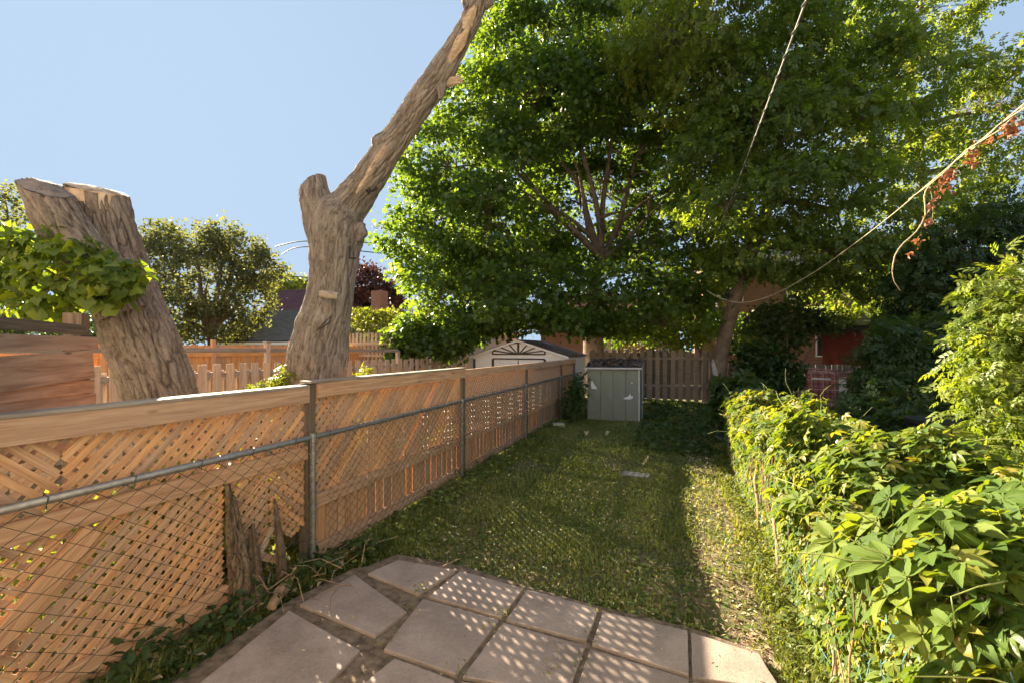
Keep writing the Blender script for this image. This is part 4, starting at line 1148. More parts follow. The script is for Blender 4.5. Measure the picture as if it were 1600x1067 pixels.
def leafage(name, mat, parent, centers, outs, per, spread, size, tmpl, up=.7, outw=.5, rw=.6, droop=.35, flat=.6, tint=None, uv=False, smooth=False):
    n = len(centers); N = n * per
    pos = np.repeat(centers, per, 0) + rng.normal(size=(N, 3)) * np.array([spread, spread, spread * flat])
    oo = np.repeat(outs, per, 0)
    nr = oo * outw + np.array([0, 0, up]) + rng.normal(size=(N, 3)) * rw
    di = rng.normal(size=(N, 3)) * .8 + oo * .7 + np.array([0, 0, -droop])
    base = rng.random(n) * .6 if tint is None else tint
    rnd = np.repeat(base, per) + rng.random(N) * .4
    sz = size * (.65 + .7 * rng.random(N))
    pos[:, 2] = np.maximum(pos[:, 2], .08)
    return emit(name, mat, parent, pos, di, nr, sz, tmpl, rnd, smooth=smooth, uv=uv)
def nearest(pts, nodes):
    out = np.empty(len(pts), int)
    for i in range(0, len(pts), 400):
        out[i:i+400] = ((pts[i:i+400, None] - nodes[None]) ** 2).sum(2).argmin(1)
    return out
def limb_path(a, b, bend=.12, n=8, lift=.0):
    a, b = Vector(a), Vector(b); L = (b - a).length
    o1 = Vector((random.gauss(0, bend), random.gauss(0, bend), lift)) * L
    o2 = Vector((random.gauss(0, bend * .6), random.gauss(0, bend * .6), -lift * .4)) * L
    pts = []
    for i in range(n + 1):
        t = i / n
        pts.append(a.lerp(b, t) + o1 * (t * (1 - t) * 2) + o2 * math.sin(t * math.pi * 2) * .25)
    return pts
def skeleton(mb, roots, targets, r0, nodes, sides=6, lift=.1, bend=.12, tip=.02):
    for t in targets:
        R = np.array([tuple(r) for r, _ in roots]); d = ((R - np.array(tuple(t))) ** 2).sum(1)
        i = int(d.argmin()); a, ra = roots[i]
        pts = limb_path(a, t, bend, 9, lift)
        rr = [ra * r0 * (1 - j / 9) ** .8 + tip for j in range(10)]
        mb.tube(pts, rr, sides, cap=False)
        nodes += [(p, r) for p, r in zip(pts[2:], rr[2:])]
def twigs(mb, centers, nodes, frac=1.0, r=.018, sides=4):
    N_ = np.array([tuple(p) for p, _ in nodes])
    sel = np.nonzero(rng.random(len(centers)) < frac)[0]
    ni = nearest(centers[sel], N_)
    for c, i in zip(centers[sel], ni):
        a = nodes[i][0]
        pts = limb_path(a, c, .10, 4, .05)
        mb.tube(pts, [min(r * 1.6, nodes[i][1] * .7 + .004), r, r * .8, r * .55, r * .3], sides, cap=False)

M_MAPLE = m_leaf('maple_leaf', [(.045, .085, .02), (.068, .115, .026), (.092, .14, .03), (.13, .18, .034)], .55, (2.4, 2.3, .5), .42, spec=.45)
M_ASH = m_leaf('boxelder_leaf', [(.07, .112, .028), (.10, .148, .033), (.14, .18, .038), (.20, .215, .042)], .55, (2.4, 2.2, .5), .45, spec=.4)
M_OLIVE = m_leaf('dusty_olive_leaf', [(.09, .108, .06), (.125, .14, .07), (.165, .17, .075)], .48, (1.6, 1.5, .6), .6)
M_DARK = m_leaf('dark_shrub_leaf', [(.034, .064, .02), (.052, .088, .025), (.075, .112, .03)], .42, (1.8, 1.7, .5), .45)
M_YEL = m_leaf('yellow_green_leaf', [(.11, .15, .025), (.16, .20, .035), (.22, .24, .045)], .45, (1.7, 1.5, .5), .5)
M_RED = m_leaf('dark_red_leaf', [(.05, .022, .018), (.085, .035, .025), (.11, .05, .03)], .3, (1.6, 1.2, .8), .5)
M_STUMP = m_leaf('stump_sprout_leaf', [(.065, .12, .02), (.11, .17, .026), (.17, .22, .034)], .5, (1.9, 1.7, .35), .45, veins=True, objrand=True)
M_CREEP = m_leaf('creeper_leaf', [(.048, .095, .018), (.075, .13, .022), (.11, .165, .026), (.165, .205, .03)], .43, (1.9, 1.6, .4), .6, veins=True, objrand=True, spec=.15)
M_CREEPY = m_leaf('young_creeper_leaf', [(.085, .13, .02), (.14, .18, .026), (.21, .22, .032), (.26, .215, .04)], .45, (1.6, 1.4, .4), .45, spec=.4)
R_ = random.Random(3)

# ------------------------------------------------------------------ the big maple
mbase = C(3.7, 19.9, 0)
mp_ = thing('maple_tree', 'huge dark green broad maple with visible fanning limbs behind the white shed and green locker', 'tree', mbase)
blobs = [(-2.9, 18.6, 4.3, 2.9, 2.6, 2.3), (-4.3, 19.2, 3.4, 2.0, 2.2, 1.7), (-3.1, 18.8, 7.0, 2.2, 2.4, 2.0), (-2.6, 18.6, 9.6, 2.3, 2.5, 1.9), (-1.0, 18.6, 11.8, 2.1, 2.5, 1.9), (.3, 18.9, 14.2, 2.0, 2.6, 2.0), (1.6, 18.8, 15.6, 2.5, 2.8, 2.1),
         (3.2, 18.9, 14.2, 2.9, 2.8, 2.3), (4.9, 19.0, 15.4, 2.8, 2.8, 2.4), (.9, 17.4, 11.6, 2.7, 2.3, 1.9), (3.2, 17.6, 12.0, 2.4, 2.3, 1.6), (.2, 17.2, 4.2, 3.0, 2.6, 1.9), (-.9, 17.0, 6.9, 2.6, 2.3, 1.8), (.2, 17.6, 9.2, 2.2, 2.2, 1.7),
         (3.0, 16.9, 3.9, 2.8, 2.2, 1.6), (5.3, 17.3, 4.5, 2.6, 2.4, 1.7), (7.4, 18.6, 6.2, 2.6, 2.6, 2.2), (8.2, 19.2, 10.0, 2.6, 2.8, 2.6), (6.9, 19.4, 13.0, 2.8, 2.8, 2.6), (3.8, 22.6, 9.5, 4.6, 1.6, 4.2), (3.3, 21.2, 8.6, 3.4, 1.2, 3.0), (2.0, 21.4, 8.0, 2.0, 1.0, 2.0), (4.6, 21.4, 9.4, 2.0, 1.0, 2.0), (2.6, 20.6, 11.5, 2.4, 1.4, 1.6), (-.6, 22.0, 7.0, 3.0, 1.8, 3.0), (1.5, 16.4, 2.7, 2.4, 1.8, 1.1), (5.5, 16.6, 2.9, 2.2, 1.8, 1.0), (-2.5, 17.6, 2.4, 2.2, 1.8, 1.0)]
def cam_xy(p): return p[:, 0] * cs + p[:, 1] * sn, -p[:, 0] * sn + p[:, 1] * cs
def keep_maple(p):
    X, Y = cam_xy(p); u = CX + FPX * X / Y; v = HY - FPX * (p[:, 2] - H) / Y
    # thin the middle of the crown, where the limbs can be seen
    e = ((u - 925) / 150) ** 2 + ((v - 320) / 125) ** 2
    k = rng.random(len(p)) < np.where(Y < 20.0, np.clip((e - .2) * .9, .16, 1), .95)
    k &= ~((v > 400) & (u < 622 + np.clip(v - 430, 0, 200) * .5) & (u > 480))
    k &= ~((v > 522) & (u > 715) & (Y < 18.9))
    return k & (p[:, 2] > 1.5)
cen, out = crown_pts(blobs, 3350, .6, keep_maple)
tint = np.clip(.35 + .20 * rng.normal(size=len(cen)), 0, .6)
leafage('crown', M_MAPLE, mp_, cen, out, 33, .29, .175, MAPLE, up=.6, outw=.5, rw=.42, droop=.5, flat=.42, tint=tint)
mb = MB(); nodes = []
trunk_top = C(3.75, 19.8, 4.2)
mb.tube([mbase - Vector((0, 0, .2)), C(3.68, 19.9, 1.0), C(3.66, 19.9, 2.4), trunk_top, C(3.6, 19.7, 5.2), C(4.0, 19.6, 6.0)], [.62, .50, .46, .40, .28, .16], 12)
roots = [(trunk_top, .30), (C(3.7, 19.9, 2.8), .24), (C(3.75, 19.85, 3.5), .27)]
tg = [C(*b[:3]) for b in blobs]
fan = [C(x, y, z) for x, y, z in ((.3, 18.8, 8.8), (1.6, 18.9, 10.4), (3.0, 19.0, 12.2), (4.4, 19.2, 12.4), (5.6, 19.2, 10.8), (6.6, 19.2, 8.8), (-.8, 18.6, 6.4), (7.6, 18.9, 6.9), (1.6, 18.2, 7.9), (5.8, 18.4, 7.6), (-.2, 19.0, 10.2), (2.6, 18.0, 9.6))]
skeleton(mb, roots + [(C(3.6, 19.7, 5.2), .26), (C(4.0, 19.6, 6.0), .22)], fan, .5, nodes, 7, .08, .13, .03)
roots2 = roots + [(p, r * 1.1) for p, r in nodes[2::3]]
skeleton(mb, roots2, tg, .75, nodes, 6, .05, .1, .02)
more = [C(x, y, z) for x, y, z in zip(rng.uniform(-1, 7.8, 90), rng.uniform(17.4, 20.5, 90), rng.uniform(6.0, 13.5, 90))]
skeleton(mb, [(p, r) for p, r in nodes[::2]], more, .75, nodes, 5, .05, .1, .012)
twigs(mb, cen, nodes, .7, .014, 3)
mb.build('trunk', MAT['branch'], mp_, smooth=True, kind=None)

# ------------------------------------------------------------------ leaning box elder on the right, and the tree beyond it
bbase = px(1118, 633, 15.6); bbase.z = 0
bt_ = thing('leaning_box_elder_tree', 'large light green tree with leaning curved trunk and feathery leaves on the right', 'tree', bbase)
blobs = [(5.2, 14.2, 12.0, 2.0, 1.9, 1.4), (7.2, 14.0, 12.6, 2.2, 1.9, 1.6), (6.6, 14.6, 10.6, 2.0, 1.8, 1.3), (8.6, 14.2, 10.8, 2.2, 1.9, 1.5), (7.8, 13.8, 8.8, 2.0, 1.8, 1.2), (9.8, 14.0, 8.9, 2.2, 2.0, 1.4), (8.4, 13.4, 6.7, 2.1, 1.8, 1.1), (6.6, 13.6, 6.3, 1.3, 1.4, .8), (10.6, 13.8, 6.6, 2.2, 1.9, 1.3), (7.6, 14.0, 5.0, 1.6, 1.6, .7), (9.4, 13.6, 4.9, 1.9, 1.6, .8), (10.4, 14.6, 12.4, 2.2, 2.0, 1.6), (11.3, 14.2, 4.7, 1.8, 1.6, .9), (12.2, 14.2, 10.6, 1.8, 1.8, 1.3),
         (6.2, 14.4, 8.4, 1.2, 1.4, .9)]
def keep_elder(p):
    X, Y = cam_xy(p); u = CX + FPX * X / Y; v = HY - FPX * (p[:, 2] - H) / Y
    gap = np.exp(-((u - 1255) / 150) ** 2 - ((v - 450) / 55) ** 2) * .35 + .75 * np.exp(-((u - 1500) / 60) ** 2 - ((v - 330) / 60) ** 2) + .5 * np.exp(-((u - 1340) / 40) ** 2 - ((v - 60) / 50) ** 2)
    return rng.random(len(p)) > gap
cen, out = crown_pts(blobs, 1150, .45, keep_elder)
Xc, Yc = cam_xy(cen)
tint = np.clip(.22 + .35 * (Xc < 6.6) * (cen[:, 2] > 9.5) + .12 * rng.normal(size=len(cen)), 0, .6)  # upper left clusters tinted brighter: sunlight put into the leaf colour
PIN = [pinnate(2, .15, R_) for _ in range(4)]
leafage('crown', M_ASH, bt_, cen, out, 14, .29, .33, PIN, up=.75, outw=.35, rw=.35, droop=.6, flat=.4, tint=tint)
mb = MB(); nodes = []
tr = [bbase - Vector((0, 0, .2)), px(1126, 560, 15.6), px(1140, 500, 15.5), px(1158, 440, 15.3), px(1190, 350, 15.1), px(1215, 250, 14.9), px(1200, 150, 14.8), px(1180, 60, 14.7)]
tp, trr = catmull(tr, [.30, .26, .23, .21, .18, .15, .11, .07], .3)
mb.tube(tp, trr, 10); nodes += [(p, r) for p, r in zip(tp[8:], trr[8:])]
br = [px(1310, 330, 14.8), px(1400, 180, 14.8), px(1250, 120, 14.6), px(1060, 60, 14.5), px(1440, 60, 14.8), px(1130, 180, 14.4)]
skeleton(mb, [(p, r) for p, r in nodes[::3]], br, .8, nodes, 7, .05, .08, .03)
skeleton(mb, [(p, r) for p, r in nodes[::2]], [C(*b[:3]) for b in blobs], .7, nodes, 6, .05, .1, .015)
twigs(mb, cen, nodes, .6, .012, 3)
mb.build('trunk', MAT['branch'], bt_, smooth=True)

rt_ = thing('airy_tree', 'tall airy tree at right edge with sky showing through its crown', 'tree', C(16.5, 17.5, 0))
blobs = [(13.8, 17.5, 13.0, 2.6, 2.2, 2.0), (16.6, 17.5, 12.0, 2.6, 2.2, 2.0), (14.2, 17.6, 10.0, 2.0, 2.0, 1.4), (17.4, 17.2, 9.0, 2.4, 2.0, 1.5), (14.8, 16.8, 7.0, 2.0, 1.8, 1.2), (17.8, 17, 6.2, 2.2, 2.0, 1.5), (15.8, 17, 4.4, 2.4, 1.9, 1.4), (19.5, 17.5, 11.5, 2.4, 2.2, 2.2), (13.4, 17.2, 4.2, 1.8, 1.8, 1.3), (16, 17.5, 15.5, 3, 2.2, 1.8), (18.5, 17, 3.5, 2.4, 2, 1.4)]
cen, out = crown_pts(blobs, 520, .25)
leafage('crown', M_ASH, rt_, cen, out, 20, .33, .33, PIN, up=.6, outw=.3, rw=.5, droop=.6, flat=.5)
mb = MB(); nodes = []
tp = limb_path(C(16.5, 17.5, -.2), C(15.8, 17.5, 12.5), .03, 14)
mb.tube(tp, np.linspace(.32, .08, 15), 9); nodes += [(p, .2 - .01 * i) for i, p in enumerate(tp[4:])]
skeleton(mb, nodes[:], [C(*b[:3]) for b in blobs], .7, nodes, 6, .06, .1, .02)
twigs(mb, cen, nodes, .7, .014, 3)
mb.build('trunk', MAT['branch'], rt_, smooth=True)

def bush(name, label, cat, blobs, n, per, spread, size, tmpl, mat, shell=.3, base=None, twig=.5, **kw):
    b0 = base if base is not None else C(blobs[0][0], blobs[0][1], 0)
    t = thing(name, label, cat, b0)
    cen, out = crown_pts(blobs, n, shell)
    leafage('crown', mat, t, cen, out, per, spread, size, tmpl, **kw)
    mb = MB(); nodes = []
    b0 = Vector(b0)
    top = C(*blobs[0][:3])
    mb.tube([b0 - Vector((0, 0, .1)), b0.lerp(Vector((b0.x, b0.y, top.z)), .5)], [max(.03, blobs[0][5] * .10), max(.02, blobs[0][5] * .07)], 7)
    nodes.append((b0.lerp(Vector((b0.x, b0.y, top.z)), .5), max(.02, blobs[0][5] * .09)))
    nodes.append((b0 + Vector((0, 0, .1)), max(.02, blobs[0][5] * .09)))
    skeleton(mb, nodes[:], [C(*b[:3]) for b in blobs], .8, nodes, 5, .05, .1, .008)
    twigs(mb, cen, nodes, twig, max(.004, size * .06), 3)
    mb.build('trunk', MAT['branch'], t, smooth=True)
    return t
def pc(x, y, Y, rx, ry, rz):        # a lobe centred on a pixel, radii in metres
    return ((x - CX) / FPX * Y, Y, H + (HY - y) / FPX * Y, rx, ry, rz)
# middle distance, left
bush('leafy_tree', 'round olive green tree left of the forked trunk beyond the cedar fence', 'tree',
     [pc(325, 440, 22, 2.6, 2.2, 2.2), pc(260, 420, 22, 1.6, 1.8, 1.8), pc(300, 385, 22, 1.7, 1.7, 1.2), pc(370, 395, 22, 1.5, 1.6, 1.1), pc(405, 420, 22, 1.1, 1.3, .9), pc(380, 470, 22, 1.6, 1.6, 1.3), pc(270, 490, 22, 2.0, 1.8, 1.5), pc(345, 365, 22, .7, .8, .8), pc(250, 370, 22, .9, 1, .7), pc(335, 505, 22, 2, 1.6, 1.0)], 1250, 15, .19, .17, KITE, M_OLIVE, .15, px(330, 560, 22).xy[:] + (0,), flat=.7)
bush('edge_tree', 'small pale tree poking up behind the left stump at frame edge', 'tree', [pc(-20, 330, 20, 1.1, 1.2, 1.2), pc(8, 310, 20, .45, .6, .6), pc(-30, 400, 20, 1.8, 1.5, 1.6)], 200, 26, .25, .17, KITE, M_OLIVE, .3, px(-20, 560, 20).xy[:] + (0,))
bush('dark_hedge', 'dark clipped hedge behind the board screen at left', 'hedge', [pc(-40, 520, 15, 2, 1.2, 1.3), pc(50, 515, 15.5, 1.6, 1.2, 1.1), pc(120, 520, 16, 1.4, 1.2, 1.0), pc(190, 525, 18, 1.6, 1.2, 1.1)], 320, 30, .2, .13, KITE, M_DARK, .3)
bush('red_leaved_tree', 'dark red leaved tree beside the brick chimney', 'tree', [pc(575, 450, 31, 1.7, 1.5, 1.5), pc(600, 475, 31, 1.8, 1.5, 1.3), pc(560, 425, 31, .8, .8, .8)], 260, 26, .28, .2, KITE, M_RED, .3, px(585, 560, 31).xy[:] + (0,))
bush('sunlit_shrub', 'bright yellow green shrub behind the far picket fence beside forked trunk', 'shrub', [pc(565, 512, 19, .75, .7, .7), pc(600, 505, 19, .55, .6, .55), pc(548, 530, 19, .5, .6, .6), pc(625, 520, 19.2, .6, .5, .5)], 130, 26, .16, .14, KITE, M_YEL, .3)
bush('distant_tree', 'light green treetop rising just left of the forked trunk above purple roof', 'tree', [pc(440, 445, 40, 2.0, 1.6, 1.0), pc(470, 452, 40, 1.6, 1.6, .8)], 110, 26, .4, .28, KITE, M_YEL, .3, px(450, 560, 40).xy[:] + (0,))
bush('low_shrub', 'dark green shrub under the maple at the right end of picket fence', 'shrub', [pc(650, 525, 16.5, 1.0, .8, .75), pc(700, 530, 16.3, .9, .8, .6), pc(625, 545, 16.6, .5, .6, .5)], 170, 30, .2, .16, MAPLE, M_MAPLE, .3)
# behind the near lattice, in the sun
bush('garden_shrub', 'sunlit yellow green shrub glimpsed through the near lattice panel', 'shrub', [(-2.75, 4.0, .55, .45, .4, .5), (-3.0, 3.75, .5, .4, .4, .45), (-2.55, 4.3, .45, .35, .4, .4), (-3.3, 3.4, .4, .35, .35, .35)], 170, 20, .12, .11, KITE, M_YEL, .2, C(-2.8, 4.0, 0))
for a, b, Y, r_ in ((470, 592, 4.55, .13), (425, 602, 4.35, .10), (450, 598, 4.45, .11)):
    pass
bush('sprig_plant', 'small bright yellow green sprig rising behind lattice fence left of its first post', 'plant', [pc(465, 588, 4.75, .12, .12, .07), pc(440, 598, 4.7, .13, .1, .06), pc(412, 601, 4.65, .08, .08, .05), pc(470, 660, 4.75, .15, .12, .3)], 90, 9, .05, .085, PIN, M_YEL, .3, px(465, 780, 4.75).xy[:] + (0,))
bush('sprig_plant', 'thin yellow green sprig at the right foot of the forked trunk', 'plant', [pc(571, 590, 6.0, .06, .06, .14), pc(566, 650, 6.0, .1, .1, .4)], 40, 9, .05, .08, NARROW, M_YEL, .3)

# ------------------------------------------------------------------ leaf clump on the leaning stump: big leaves, one by one
GR = [join([(MAPLE[0].tolist(), [tuple(t) for t in MAPLE[1]], MAPLE[2].tolist())])]
def grape(r):
    n = 18; V = [(0, 0, 0)]; UV = [(.5, 0)]; T = []
    V.append((.45, 0, .0)); UV.append((.5, .5))
    for i in range(n + 1):
        a = -2.75 + 5.5 * i / n
        R = .52 * (1 + .16 * math.cos(a * 5 / 1.15) + .06 * r.uniform(-1, 1)) * (1.08 if abs(a) < .3 else 1)
        x, y = .45 + R * math.cos(a), R * math.sin(a) * 1.0
        V.append((x, y, .22 * abs(y) - .30 * x * x + .05 * r.uniform(-1, 1))); UV.append((.5 + y * .9, max(0, min(1, x))))
    for i in range(n): T.append((1, 2 + i, 3 + i))
    return V, T, UV
GRAPES = [join([grape(R_)]) for _ in range(6)]
def leaf_meshes(tm, nm, mat, uv=True):
    out = []
    for V, T, UV in tm:
        me = tri_mesh(nm, V, T, np.full(len(V), R_.random()), UV); me.materials.append(mat); me.shade_smooth(); out.append(me)
    return out
def leaf_objs(nm, meshes, parent, pos, dirs, nrm, size):
    d = nrmz(dirs); n = nrmz(nrm - d * (nrm * d).sum(1, keepdims=True)); s = np.cross(n, d)
    for i in range(len(pos)):
        M = Matrix(((d[i][0] * size[i], s[i][0] * size[i], n[i][0] * size[i], pos[i][0]), (d[i][1] * size[i], s[i][1] * size[i], n[i][1] * size[i], pos[i][1]), (d[i][2] * size[i], s[i][2] * size[i], n[i][2] * size[i], pos[i][2]), (0, 0, 0, 1)))
        link(nm, meshes[i % len(meshes)], None, parent, M)
CLB = [pc(40, 415, 4.15, .30, .30, .28), pc(100, 430, 4.1, .36, .30, .30), pc(160, 440, 4.1, .30, .28, .24), pc(15, 400, 4.2, .22, .25, .26), pc(60, 375, 4.15, .24, .22, .16), pc(185, 430, 4.1, .17, .2, .16), pc(70, 478, 4.1, .24, .22, .13), pc(-20, 420, 4.2, .25, .25, .3), pc(120, 400, 4.1, .26, .2, .16)]
SPR = thing('leaf_clump', 'bushy clump of big lobed green leaves sprouting from the leaning stump', 'sprout', px(150, 480, 4.35))
cen, out = crown_pts(CLB, 1100, .35)
n = len(cen)
d_ = out * .6 + rng.normal(size=(n, 3)) * .5 + np.array([0, 0, -.55]); nn = out * .55 + np.array([0, 0, .6]) + rng.normal(size=(n, 3)) * .35
sz = .06 + .06 * rng.random(n)
vd = np.array([0, 0, H]) - cen; near = np.argsort(np.linalg.norm(vd, axis=1))
a_, b_ = near[:300], near[300:]
leaf_objs('leaf', leaf_meshes(GRAPES, 'leaf', M_STUMP), SPR, cen[a_], d_[a_], nn[a_], sz[a_])
emit('inner_leaves', M_STUMP, SPR, cen[b_], d_[b_], nn[b_], sz[b_], GRAPES, rng.random(len(b_)), uv=True, smooth=True)
mb = MB(); rt0 = px(165, 465, 4.4)
for b in CLB:
    for j in range(3): mb.tube(limb_path(rt0, C(*b[:3]) + Vector((random.gauss(0, .1), random.gauss(0, .1), random.gauss(0, .08))), .15, 5), [.014, .011, .009, .007, .005, .003], 5)
mb.build('stem', MAT['twig'], SPR, smooth=True)
# dead leaves of the vine
emit('leaves', MAT['deadleaf'], VN, np.array([tuple(p) for p in DV]), rng.normal(size=(len(DV), 3)) + np.array([0, 0, -1.2]), rng.normal(size=(len(DV), 3)), .035 + .025 * rng.random(len(DV)), [simple(.3, .5, .8, 3, 2), simple(.36, -.4, .9, 3, 2)], rng.random(len(DV)))

# ------------------------------------------------------------------ right yard shrubs
LANC = [pinnate(3, .085, R_) for _ in range(4)]
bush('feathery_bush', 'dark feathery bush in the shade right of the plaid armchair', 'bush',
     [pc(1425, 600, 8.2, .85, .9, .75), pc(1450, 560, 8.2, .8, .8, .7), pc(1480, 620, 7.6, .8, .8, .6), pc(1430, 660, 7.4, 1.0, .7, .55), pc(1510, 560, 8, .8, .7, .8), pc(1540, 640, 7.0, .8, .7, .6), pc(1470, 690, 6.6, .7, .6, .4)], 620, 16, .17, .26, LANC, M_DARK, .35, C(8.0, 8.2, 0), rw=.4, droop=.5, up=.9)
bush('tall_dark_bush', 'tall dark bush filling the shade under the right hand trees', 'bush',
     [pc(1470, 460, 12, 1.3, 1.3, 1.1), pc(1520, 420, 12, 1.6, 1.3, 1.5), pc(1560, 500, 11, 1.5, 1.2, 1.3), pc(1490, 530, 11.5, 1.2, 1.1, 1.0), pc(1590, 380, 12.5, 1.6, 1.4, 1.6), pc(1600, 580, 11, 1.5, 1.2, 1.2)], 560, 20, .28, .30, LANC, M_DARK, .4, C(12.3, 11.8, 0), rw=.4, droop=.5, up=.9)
bush('shade_shrub', 'low dark shrub in front of the rear board fence left of plaid armchair', 'shrub', [pc(1220, 600, 14.5, .7, .6, .55), pc(1190, 560, 15.2, .8, .6, .5), pc(1225, 505, 15.8, 1.1, .8, .8), pc(1295, 505, 15.2, .35, .4, .3)], 230, 24, .22, .17, KITE, M_DARK, .3)
bush('rear_shrub', 'dark leafy shrub behind the back picket fence hiding the bungalow wall', 'shrub', [pc(965, 520, 21.5, .8, .7, .7), pc(1015, 512, 21.8, .8, .7, .8), pc(1060, 522, 21, .8, .7, .8), pc(1095, 500, 20.5, .7, .7, 1.0), pc(1150, 520, 20, .9, .7, .8)], 330, 20, .22, .17, KITE, M_MAPLE, .2)
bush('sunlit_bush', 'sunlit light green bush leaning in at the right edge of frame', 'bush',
     [pc(1590, 500, 4.6, .38, .45, .32), pc(1560, 570, 4.5, .32, .4, .25), pc(1585, 640, 4.4, .36, .4, .26), pc(1620, 430, 4.7, .38, .45, .22), pc(1560, 440, 4.7, .14, .2, .05), pc(1545, 510, 4.6, .22, .25, .09), pc(1640, 560, 4.6, .4, .4, .5), pc(1570, 600, 4.4, .28, .3, .12), pc(1595, 690, 4.3, .26, .3, .18)], 210, 12, .13, .17, LANC, m_leaf('sunny_bush_leaf', [(.10, .155, .03), (.15, .20, .035), (.21, .24, .04)], .48, (1.7, 1.6, .4), .45), .25, C(5.6, 4.9, 0), rw=.4, droop=.35, up=.9)
bush('fence_corner_weed', 'tall weed growing between lattice fence end and green locker', 'weed', [pc(897, 625, 12.3, .12, .2, .30), pc(903, 600, 12.4, .10, .15, .25), pc(890, 648, 12.0, .15, .15, .12)], 60, 12, .1, .11, KITE, M_DARK, .2)
bush('creeper_sprout', 'leafy creeper sprout spilling over the far end of the right fence', 'plant', [pc(1160, 605, 8.8, .32, .35, .14), pc(1180, 620, 8.4, .25, .3, .12), pc(1140, 640, 9.0, .15, .2, .3)], 70, 10, .12, .20, [palmate(3, 2, R_, 0) for _ in range(3)], M_DARK, .3, rw=.35, up=1.0)

# ------------------------------------------------------------------ creeper over the right fence
CR = thing('creeper_hedge', 'thick sunlit mass of five-leafed creeper smothering the right hand fence', 'creeper', (1.4, 4.0, 0))
def hedge_top(x, y):
    return 1.20 + .10 * np.sin(y * 2.3 + x * 3) + .07 * np.sin(y * 5.1 - x * 4) + .05 * np.sin(x * 9 + y)
def top_pts(n, lo, hi):
    y = rng.uniform(lo, hi, n); x = .72 + 1.43 * rng.random(n)
    far = np.interp(y, [0, 3, 5, 7, 8], [2.2, 2.15, 2.15, 1.75, 1.1]); ok = x < far; x, y = x[ok], y[ok]
    edge = np.clip((x - .70) / .22, 0, 1) * np.clip((far[ok] - x) / .25, 0, 1)
    z = hedge_top(x, y) - .35 * (1 - np.sqrt(edge)) - .10 * rng.random(len(x)) ** 2 + .10 * rng.random(len(x)) ** 4
    nr = np.stack([-.75 + .35 * rng.normal(size=len(x)) - .6 * (x < 1.05), .30 + .35 * rng.normal(size=len(x)), .9 + 0 * x], 1)
    return np.stack([x, y, z], 1), nr
def face_pts(n, lo, hi, zpow):
    y = lo + (hi - lo) * rng.random(n); z = .08 + 1.05 * rng.random(n) ** zpow
    bulge = .06 + .16 * np.clip(np.sin(y * 1.9 + 1) * .6 + np.sin(y * 4.3 + z * 3) * .4, -.2, 1) * np.clip(z, .2, 1)
    x = RT - .03 - bulge * rng.random(n)
    nr = np.stack([-1 + .4 * rng.normal(size=n), .1 + .45 * rng.normal(size=n), .55 + .35 * rng.normal(size=n)], 1)
    return np.stack([x, y, z], 1), nr
NEARP = [palmate(10, 4, R_, .05) for _ in range(8)]
MIDP = [palmate(5, 2, R_, .0) for _ in range(6)]
FARP = [palmate(3, 2, R_, .0) for _ in range(4)]
tp_, tn_ = top_pts(4200, .55, 8.0)
fp_, fn_ = face_pts(7600, 1.2, 9.5, .9)
allp = np.concatenate([tp_, fp_]); alln = np.concatenate([tn_, fn_]); istop = np.arange(len(allp)) < len(tp_)
dist = np.linalg.norm(allp - np.array([0, 0, H]), axis=1)
# the leaf arms point out of the mass and droop
alld = np.concatenate([np.stack([-.6 + .9 * rng.normal(size=len(tp_)), -.2 + .9 * rng.normal(size=len(tp_)), -.25 + .2 * rng.normal(size=len(tp_))], 1),
                       np.stack([-.5 + .4 * rng.normal(size=len(fp_)), .7 * rng.normal(size=len(fp_)), -.6 + .4 * rng.normal(size=len(fp_))], 1)])
size = np.where(istop, .075 + .095 * rng.random(len(allp)) ** .8, .045 + .05 * rng.random(len(allp)) ** 1.5)
size *= np.where(istop, np.interp(allp[:, 1], [0, 3, 8], [1.0, .95, .8]), 1)
young = np.where(istop, rng.random(len(allp)) < np.interp(allp[:, 1], [1, 4, 8], [.12, .25, .5]), rng.random(len(allp)) < .5)
size = np.where(young, size * .72, size)
allp[:, 2] += np.where(young & istop, .05 * rng.random(len(allp)), 0)
# what the camera can see of them, nearest first, leaf by leaf
Xc, Yc = cam_xy(allp); u_ = CX + FPX * Xc / np.maximum(Yc, .05); v_ = HY - FPX * (allp[:, 2] - H) / np.maximum(Yc, .05)
vis = (Yc > .45) & (u_ > 0) & (u_ < 1640) & (v_ < 1110) & (v_ > 0)
clear = (Yc < .55) & (dist < .9)
cand = np.nonzero(vis & ~young & istop)[0]
px_size = (size / np.maximum(Yc, .1))[cand]
one = cand[np.argsort(-px_size)][:300]
rest = np.ones(len(allp), bool); rest[one] = False; rest &= ~clear
leaf_objs('leaf', leaf_meshes(NEARP, 'leaf', M_CREEP), CR, allp[one], alld[one], alln[one], size[one])
def part(mask, nm, mat, tm, uv):
    i = np.nonzero(mask)[0]
    if len(i): emit(nm, mat, CR, allp[i], alld[i], alln[i], size[i], tm, rng.random(len(i)), uv=uv, smooth=True)
part(rest & ~young & (dist < 4.5), 'more_leaves', M_CREEP, MIDP, True)
part(rest & ~young & (dist >= 4.5), 'far_leaves', M_CREEP, FARP, True)
part(rest & young, 'young_leaves', M_CREEPY, FARP, False)
mb = MB()                                     # runners, petioles, tendrils
